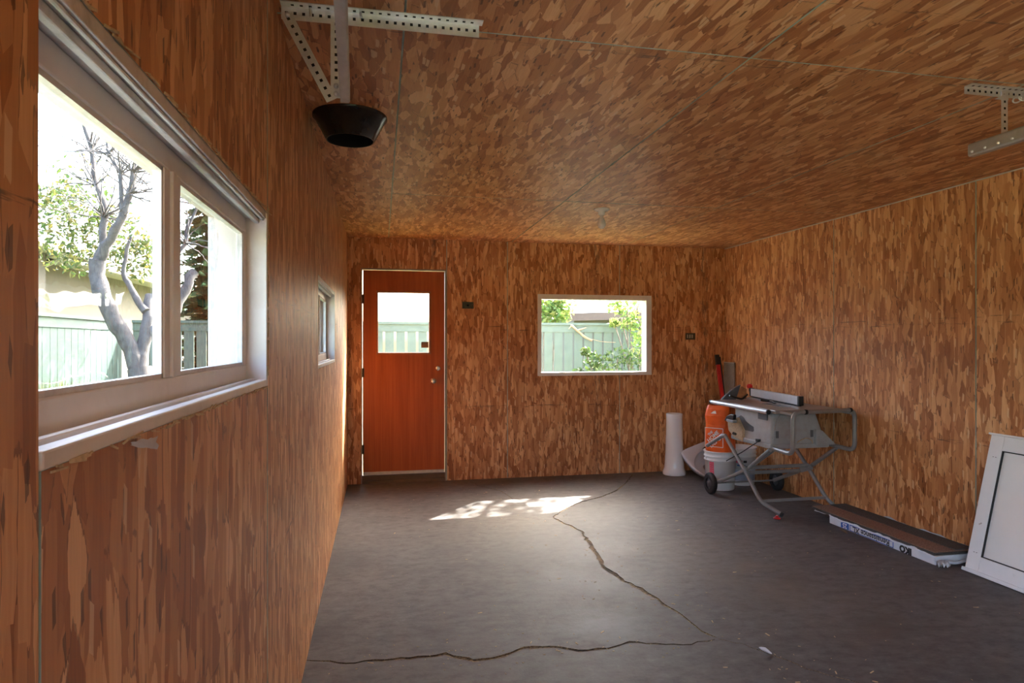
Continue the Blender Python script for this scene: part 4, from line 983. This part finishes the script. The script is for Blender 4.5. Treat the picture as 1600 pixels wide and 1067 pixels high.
# ------------------------------------------------------------------ torn plastic film under the near window
q = on_x(232, 690, XL + .012); m = MB(); rr = random.Random(21); vs = []; n = 8
for i in range(n):
    for j in range(4):
        a = i / (n - 1); vs.append((XL + .003 + .014 * a + rr.uniform(-.002, .002), q.y - .035 + a * .055, q.z + .003 - a * .008 + (j / 3 - .5) * (.005 + .012 * a) + rr.uniform(-.0015, .0015)))
m.add(vs, [(i * 4 + j, i * 4 + j + 1, (i + 1) * 4 + j + 1, (i + 1) * 4 + j) for i in range(n - 1) for j in range(3)], 0, True)
tag(m.build('plastic_scrap', 'clear_film'), 'torn scrap of clear plastic hanging under the near window sill', 'scrap')

# floor crumbs: wood chips and grit that nobody could count
m = MB(); rr = random.Random(31)
for i in range(420):
    if i < 230: x, y = rr.uniform(XL + .1, XR - .1), rr.uniform(1.5, YB - .2)
    else:
        pxy = rr.choice(CR_A2 + CR_A3 + CR_B); p = on_z(pxy[0] + rr.gauss(0, 60), pxy[1] + rr.gauss(0, 14)); x, y = p.x, p.y
        if not (XL + .05 < x < XR - .05): continue
    if 3.30 < x and y < 4.75: continue
    a = rr.uniform(0, 6.28); s_ = rr.uniform(.002, .006) if rr.random() < .9 else rr.uniform(.007, .014); w = s_ * rr.uniform(.25, .5)
    d = Vector((math.cos(a), math.sin(a), 0)); m.bar(Vector((x, y, .0012)) - d * s_, Vector((x, y, .0016)) + d * s_, w, .0016)
tag(m.build('wood_chips', 'raw_wood'), 'pale wood chips and grit scattered over the concrete floor', 'debris', None, 'stuff')

# ------------------------------------------------------------------ outdoors
GZ = -0.15
m = MB(); m.add([(-40, -40, GZ), (45, -40, GZ), (45, 60, GZ), (-40, 60, GZ)], [(0, 1, 2, 3)])
tag(m.build('ground', 'lawn'), 'grassy yard ground outside the garage windows', 'ground', None, 'structure')
m = MB(); m.box((-3.2, -6, GZ), (XL - .13, 1.0, GZ + .03)); tag(m.build('driveway', 'driveway'), 'concrete pad outside the added side doorway', 'driveway', None, 'structure')  # pad belongs to the unseen doorway added for light

FXL, FYB, FZ = -3.40, 9.65, 1.715
def fence(name, label, a, b, mat, railside, bw=.128):
    a, b = Vector(a), Vector(b); L = (b - a).length; d = (b - a).normalized(); nn = Vector((-d.y, d.x, 0)) * railside
    t = thing(name, label, 'fence', a); n = int(L / .160)
    for i in range(n):
        p = a + d * (i * .160); hgt = FZ - GZ - .05 + rng.uniform(-.006, .006)
        bd = MB().bar(p + d * .002 + Vector((0, 0, hgt / 2)), p + d * bw + Vector((0, 0, hgt / 2)), .018, hgt).build('board', mat, t)
    for z in (.35, FZ - GZ - .115):
        MB().bar(a + nn * .03 + Vector((0, 0, z)), b + nn * .03 + Vector((0, 0, z)), .035, .085).build('rail', mat, t)
    MB().bar(a + Vector((0, 0, FZ - GZ - .03)), b + Vector((0, 0, FZ - GZ - .03)), .10, .035).build('cap_rail', mat, t)
    MB().bar(a - nn * .013 + Vector((0, 0, FZ - GZ - .10)), b - nn * .013 + Vector((0, 0, FZ - GZ - .10)), .02, .11).build('top_board', mat, t)
fence('garden_fence', 'teal board fence along the side yard behind the forked tree', (FXL, 2.0, GZ), (FXL, FYB, GZ), 'fence_teal', 1, .155)
fence('garden_fence', 'pale sage board fence behind the back window and door', (FXL + .1, FYB, GZ), (7.2, FYB, GZ), 'fence_sage', 1)

# neighbour house beyond the left fence
hs = thing('neighbour_house', 'pale stucco bungalow with white eaves beyond the teal fence', 'house', (-6, 12, GZ))
m = MB(); m.box((-12, 11.6, GZ), (-5.75, 26, 2.85)); m.build('wall', 'stucco', hs)
m = MB(); m.box((-12, 3.0, GZ), (-5.15, 11.4, 2.85)); m.build('wall', 'stucco', hs, label='wing of the house')
m = MB(); m.box((-12, 11.4, 2.80), (-5.15, 27, 2.86)); m.build('soffit', 'fascia_white', hs)
m = MB(); m.box((-5.15, 11.4, 2.74), (-5.03, 27, 2.92)); m.build('gutter', 'fascia_white', hs, bevel=.02)
m = MB(); m.box((-12, 2.5, 2.80), (-4.75, 12.0, 2.86)); m.build('soffit', 'fascia_white', hs)
m = MB(); m.box((-4.75, 2.5, 2.74), (-4.63, 12.05, 2.93)); m.box((-12, 12.0, 2.74), (-4.63, 12.06, 2.93)); m.build('gutter', 'fascia_white', hs, bevel=.02)
m = MB(); m.prism([(-4.72, 2.5, 2.94), (-12, 2.5, 4.6), (-12, 2.5, 2.94)], (0, 9.6, 0)); m.prism([(-5.12, 12.1, 2.93), (-12, 12.1, 4.5), (-12, 12.1, 2.93)], (0, 15, 0)); m.build('roof', 'roof_grey', hs)
m = MB(); m.tube(round_path([(-5.08, 11.75, 2.78), (-5.25, 11.68, 2.66), (-5.66, 11.68, 2.50), (-5.68, 11.68, 0.1)], .1), .045, 8); m.build('downspout', 'fascia_white', hs)

# shed beyond the back fence
sd = thing('garden_shed', 'low shed with pale roof and brown fascia beyond the back fence', 'shed', (6, 15, GZ))
MB().box((4.35, 14.3, GZ), (9.5, 17.5, 1.95)).build('wall', 'stucco', sd)
m = MB(); m.add([(4.0, 14.0, 2.05), (9.9, 14.0, 2.25), (9.9, 17.9, 3.0), (5.6, 17.9, 3.0)], [(0, 1, 2, 3)]); m.add([(4.0, 14.0, 2.03), (9.9, 14.0, 2.23), (9.9, 17.9, 2.98), (5.6, 17.9, 2.98)], [(0, 3, 2, 1)]); m.build('roof', 'roof_pale', sd)
m = MB(); m.prism([(4.0, 14.0, 1.88), (9.9, 14.0, 2.06), (9.9, 14.0, 2.23), (4.0, 14.0, 2.04)], (0, .04, 0)); m.build('fascia', 'fascia_brown', sd)

def leaves(m, centres, n, size, seed, up=.3):
    rr = random.Random(seed)
    for i in range(n):
        c, r = rr.choice(centres); 
        while True:
            d = Vector((rr.uniform(-1, 1), rr.uniform(-1, 1), rr.uniform(-1, 1)))
            if d.length < 1: break
        p = Vector(c) + Vector((d.x * r, d.y * r, d.z * r * .85)); s = size * rr.uniform(.6, 1.3)
        nrm_ = Vector((rr.gauss(0, 1), rr.gauss(0, 1), rr.gauss(up, 1))).normalized(); a = nrm_.orthogonal().normalized()
        a = Matrix.Rotation(rr.uniform(0, 6.28), 3, nrm_) @ a; b = nrm_.cross(a)
        m.add([p - a * s, p + b * s * .45 + nrm_ * s * .12, p + a * s, p - b * s * .45 + nrm_ * s * .12], [(0, 1, 2), (0, 2, 3)])
    return m

# forked tree by the left fence
tr = thing('tree', 'grey forked twisted tree with sparse yellow green leaves outside near window', 'tree', at_depth(226, 815, 5.5))
def limb(m, pts, r0, r1, n=9, jit=0.0, seed=0):
    P = [at_depth(px, py, d) for px, py, d in pts]; rr = random.Random(seed); fine = []
    for i in range(len(P) - 1):
        for k in range(3):
            fine.append(P[i].lerp(P[i + 1], k / 3) + Vector((rr.uniform(-jit, jit), rr.uniform(-jit, jit), rr.uniform(-jit, jit))))
    fine.append(P[-1]); rs = [r0 + (r1 - r0) * i / (len(fine) - 1) for i in range(len(fine))]
    rs = [r * (1 + rr.uniform(-.12, .12)) for r in rs]; m.tube(fine, rs, n); return fine
m = MB()
limb(m, [(236, 815, 5.5), (230, 640, 5.5), (218, 575, 5.5)], .13, .10, 12, .006, 1)
limb(m, [(218, 585, 5.5), (205, 545, 5.5), (183, 508, 5.45), (163, 467, 5.4), (150, 430, 5.4), (153, 405, 5.4)], .068, .058, 12, .006, 2)
limb(m, [(218, 580, 5.5), (224, 540, 5.55), (231, 500, 5.6), (234, 462, 5.7)], .06, .035, 10, .008, 3)
m.build('trunk', 'bark', tr)
m = MB()
limb(m, [(153, 410, 5.4), (162, 373, 5.4), (163, 321, 5.4), (150, 289, 5.45), (142, 237, 5.5), (130, 190, 5.5), (125, 120, 5.5)], .036, .010, 8, .01, 4)
limb(m, [(154, 410, 5.4), (172, 373, 5.35), (193, 337, 5.3), (201, 303, 5.3), (208, 268, 5.3), (215, 215, 5.3), (230, 150, 5.3)], .042, .010, 8, .01, 5)
limb(m, [(194, 337, 5.3), (189, 305, 5.3), (188, 272, 5.3), (170, 240, 5.35), (160, 190, 5.4)], .022, .008, 7, .01, 6)
limb(m, [(229, 487, 5.6), (214, 465, 5.6), (200, 443, 5.6), (192, 420, 5.6), (205, 370, 5.6)], .034, .012, 8, .01, 7)
limb(m, [(236, 470, 5.7), (262, 420, 5.8), (290, 380, 5.9), (310, 320, 6.0)], .03, .012, 8, .02, 8)
limb(m, [(232, 520, 5.6), (268, 500, 5.7), (288, 455, 5.8), (304, 425, 5.9)], .05, .04, 8, .02, 9)
m.build('branch', 'bark', tr)
m = MB(); rr = random.Random(13)
for i in range(130):
    st = rr.choice([(150, 289, 5.45), (142, 237, 5.5), (208, 268, 5.3), (188, 272, 5.3), (201, 303, 5.3), (170, 240, 5.35), (162, 340, 5.4), (310, 320, 6.0), (290, 380, 5.9), (215, 215, 5.3)])
    ang = rr.uniform(-2.9, -.2) if rr.random() < .8 else rr.uniform(-.3, .5); L = rr.uniform(45, 125); p = st; pts = [p]
    for k in range(4):
        ang += rr.uniform(-.4, .4); p = (p[0] + math.cos(ang) * L / 4, p[1] + math.sin(ang) * L / 4, p[2] + rr.uniform(-.12, .12)); pts.append(p)
    limb(m, pts, .007, .002, 4, .006, i)
m.build('twigs', 'bark', tr, kind='stuff')
cl = [(at_depth(px, py, d), r) for px, py, d, r in ((85, 345, 5.9, .22), (110, 370, 6.0, .28), (130, 340, 5.9, .22), (95, 400, 6.1, .2), (125, 405, 6.0, .2), (175, 400, 6.0, .2), (205, 400, 6.0, .22), (225, 420, 6.0, .15), (145, 360, 6.1, .25), (75, 310, 6.0, .15), (180, 350, 6.2, .2), (110, 300, 6.2, .16), (225, 385, 6.1, .14))]
leaves(MB(), cl + [(at_depth(px, py, d), r) for px, py, d, r in ((90, 330, 5.8, .3), (150, 320, 6.0, .3), (190, 370, 6.2, .3), (120, 280, 6.0, .3))], 2500, .029, 3).build('foliage', 'leaf_light', tr, fix=False)

def conifer(name, label, base, h, r, seed):
    t = thing(name, label, 'tree', base); base = Vector(base); rr = random.Random(seed)
    MB().tube([base, base + Vector((0, 0, h * .95))], [.16, .02], 8).build('trunk', 'bark_dark', t)
    m = MB(); lay = 26
    for i in range(lay):
        z = h * (.08 + .9 * i / lay); rad = r * (1 - i / lay) + .08
        for k in range(13):
            a = rr.uniform(0, 6.28); d = Vector((math.cos(a), math.sin(a), 0)); sd = Vector((-d.y, d.x, 0))
            for j in range(9):
                f = (j + 1) / 9; p = base + d * rad * f + Vector((0, 0, z - rad * .32 * f + rr.uniform(-.03, .03))); w = rad * .13 * (1.15 - f) + .03
                m.add([p - sd * w * 1.6 - Vector((0, 0, .06)), p - d * .10, p + sd * w * 1.6 - Vector((0, 0, .06)), p + d * .12], [(0, 1, 2), (0, 2, 3)])
    m.build('needles', 'needle', t, fix=False)
conifer('spruce_tree', 'dark drooping spruce behind the fence seen through right pane', (on_y(325, 500, 13.5).x, 13.5, GZ), 5.4, 1.25, 4)

def bush(name, label, cat, base, cl, n, size, mat, seed, stem='bark_dark', group=None):
    t = thing(name, label, cat, base, group=group)
    leaves(MB(), cl, n, size, seed).build('foliage', mat, t, fix=False)
    m = MB(); rr = random.Random(seed)
    for c, r in cl[:10]:
        b = Vector(base) + Vector((rr.uniform(-.05, .05), rr.uniform(-.05, .05), 0)); mid = b.lerp(Vector(c), .5) + Vector((rr.uniform(-.1, .1), 0, rr.uniform(0, .15))); m.tube(round_path([b, mid, c], .3), .010, 5)
    m.build('stems', stem, t); return t
def cp(px, py, y, r): return (on_y(px, py, y), r)
bush('vine', 'leafy vine climbing at the right side of back window', 'vine', (on_y(1002, 600, 9.3).x, 9.3, GZ), [cp(965, 478, 9.25, .16), cp(980, 485, 9.2, .2), cp(995, 478, 9.2, .2), cp(1000, 500, 9.1, .18), cp(985, 505, 9.2, .14), cp(960, 505, 9.35, .08), cp(1003, 525, 9.1, .16), cp(1000, 550, 9.1, .18)], 420, .055, 'leaf_vine', 5)
bush('garden_shrub', 'low feathery shrub below back window in front of sage fence', 'shrub', (on_y(965, 640, 9.0).x, 8.9, GZ), [cp(925, 562, 8.9, .14), cp(945, 570, 8.8, .2), cp(965, 560, 8.8, .2), cp(985, 555, 8.8, .22), cp(1000, 570, 8.8, .2), cp(930, 580, 8.7, .2), cp(905, 583, 8.8, .1), cp(960, 585, 8.7, .25), cp(915, 550, 8.9, .08)], 800, .038, 'leaf_green', 6)
bush('leafy_tree', 'sunlit yellow green tree beyond left end of back window', 'tree', (on_y(858, 600, 12.6).x, 12.6, GZ), [cp(845, 478, 12.6, .35), cp(862, 475, 12.7, .35), cp(878, 480, 12.6, .3), cp(850, 495, 12.5, .3), cp(868, 496, 12.5, .3), cp(855, 450, 12.6, .5)], 900, .075, 'leaf_vine', 7)
# tall tree over the back yard whose crown dapples the sunlight falling through the back window
wc = Vector((2.2, YB, 1.48)); cc_ = wc - SUN_DIR * 4.6
tt = thing('shade_tree', 'tall leafy tree standing beyond the back fence above the shed', 'tree', (cc_.x + 1.4, FYB + 1.2, GZ))
sun_x = SUN_DIR.cross(Vector((0, 0, 1))).normalized(); sun_y = sun_x.cross(SUN_DIR).normalized()
cl = [(cc_ + Vector((.3 * math.cos(k * 2.4) * (k ** .5) * .75, .4 * math.sin(k * 2.4) * (k ** .5) * .7, rng.uniform(-.3, .5) + .15)), .5) for k in range(14)]
leaves(MB(), cl, 400, .085, 9).build('foliage', 'leaf_green', tt, fix=False)
m = MB(); b = Vector((cc_.x + 1.4, FYB + 1.2, GZ)); m.tube([b, b + Vector((-.1, 0, 2)), b + Vector((-.5, -.2, 3.6)), cc_ + Vector((.2, .2, .3))], [.14, .12, .07, .02], 8); m.build('trunk', 'bark_dark', tt)
m = MB()
for k in range(9): m.tube([cc_ + Vector((.2, .2, .3)), cl[k][0]], [.018, .005], 5)
m.build('branch', 'bark_dark', tt)
ft = thing('yard_tree', 'leafy yard tree whose crown shades the teal fence', 'tree', (-.95, 9.25, GZ))
fc0 = Vector((-1.72, 9.62, 3.55))
cl = [(fc0 + Vector((rng.uniform(-.45, .45), rng.uniform(-.75, .65), rng.uniform(-.3, .8))), .38) for k in range(16)]
leaves(MB(), cl, 900, .075, 12).build('foliage', 'leaf_green', ft, fix=False)
m = MB(); b = Vector((-.95, 9.25, GZ)); m.tube([b, b + Vector((-.05, 0, 1.8)), b + Vector((-.4, 0, 3.0)), fc0 + Vector((0, 0, .3))], [.10, .085, .06, .02], 8)
for k in range(10): m.tube([fc0 + Vector((0, 0, .1)), cl[k][0]], [.016, .005], 5)
m.build('trunk', 'bark_dark', ft)
# driftwood hanging on the back fence
m = MB(); pts = [(892, 508), (897, 512), (905, 519), (914, 527), (925, 532)]
m.tube(round_path([on_y(px, py, FYB - .09) for px, py in pts], .05), .018, 8); m.tube([on_y(903, 516, FYB - .09), on_y(916, 512, FYB - .1)], [.018, .006], 6); m.tube([on_y(893, 508, FYB - .09), on_y(889, 514, FYB - .1)], [.014, .006], 6); m.tube(round_path([on_y(px, py, FYB - .09) for px, py in ((925, 530), (940, 534), (962, 535))], .1), .005, 5)
tag(m.build('driftwood_branch', 'driftwood'), 'pale knotty branch hanging on the sage fence', 'branch')
# weeds along the foot of the teal fence
def weeds(label, px, py, d, w, n, seed):
    p = at_depth(px, py, d); t = thing('weed_clump', label, 'weeds', (p.x, p.y, GZ)); rr = random.Random(seed); m = MB()
    for i in range(n):
        b = Vector((p.x + rr.gauss(0, w * .4), p.y + rr.gauss(0, w), GZ)); tp = Vector((b.x + rr.gauss(0, .08), b.y + rr.gauss(0, .08), p.z + rr.uniform(-.25, .06))); sd_ = Vector((rr.gauss(0, 1), rr.gauss(0, 1), 0)).normalized() * .016
        md = b.lerp(tp, .6) + Vector((rr.gauss(0, .02), rr.gauss(0, .02), 0)); m.add([b - sd_, b + sd_, md + sd_, tp, md - sd_], [(0, 1, 2, 4), (4, 2, 3)])
    m.build('blades', 'grass_blade', t, fix=False)
weeds('tall yellow green weeds at foot of teal fence', 86, 598, 5.6, .18, 420, 3)
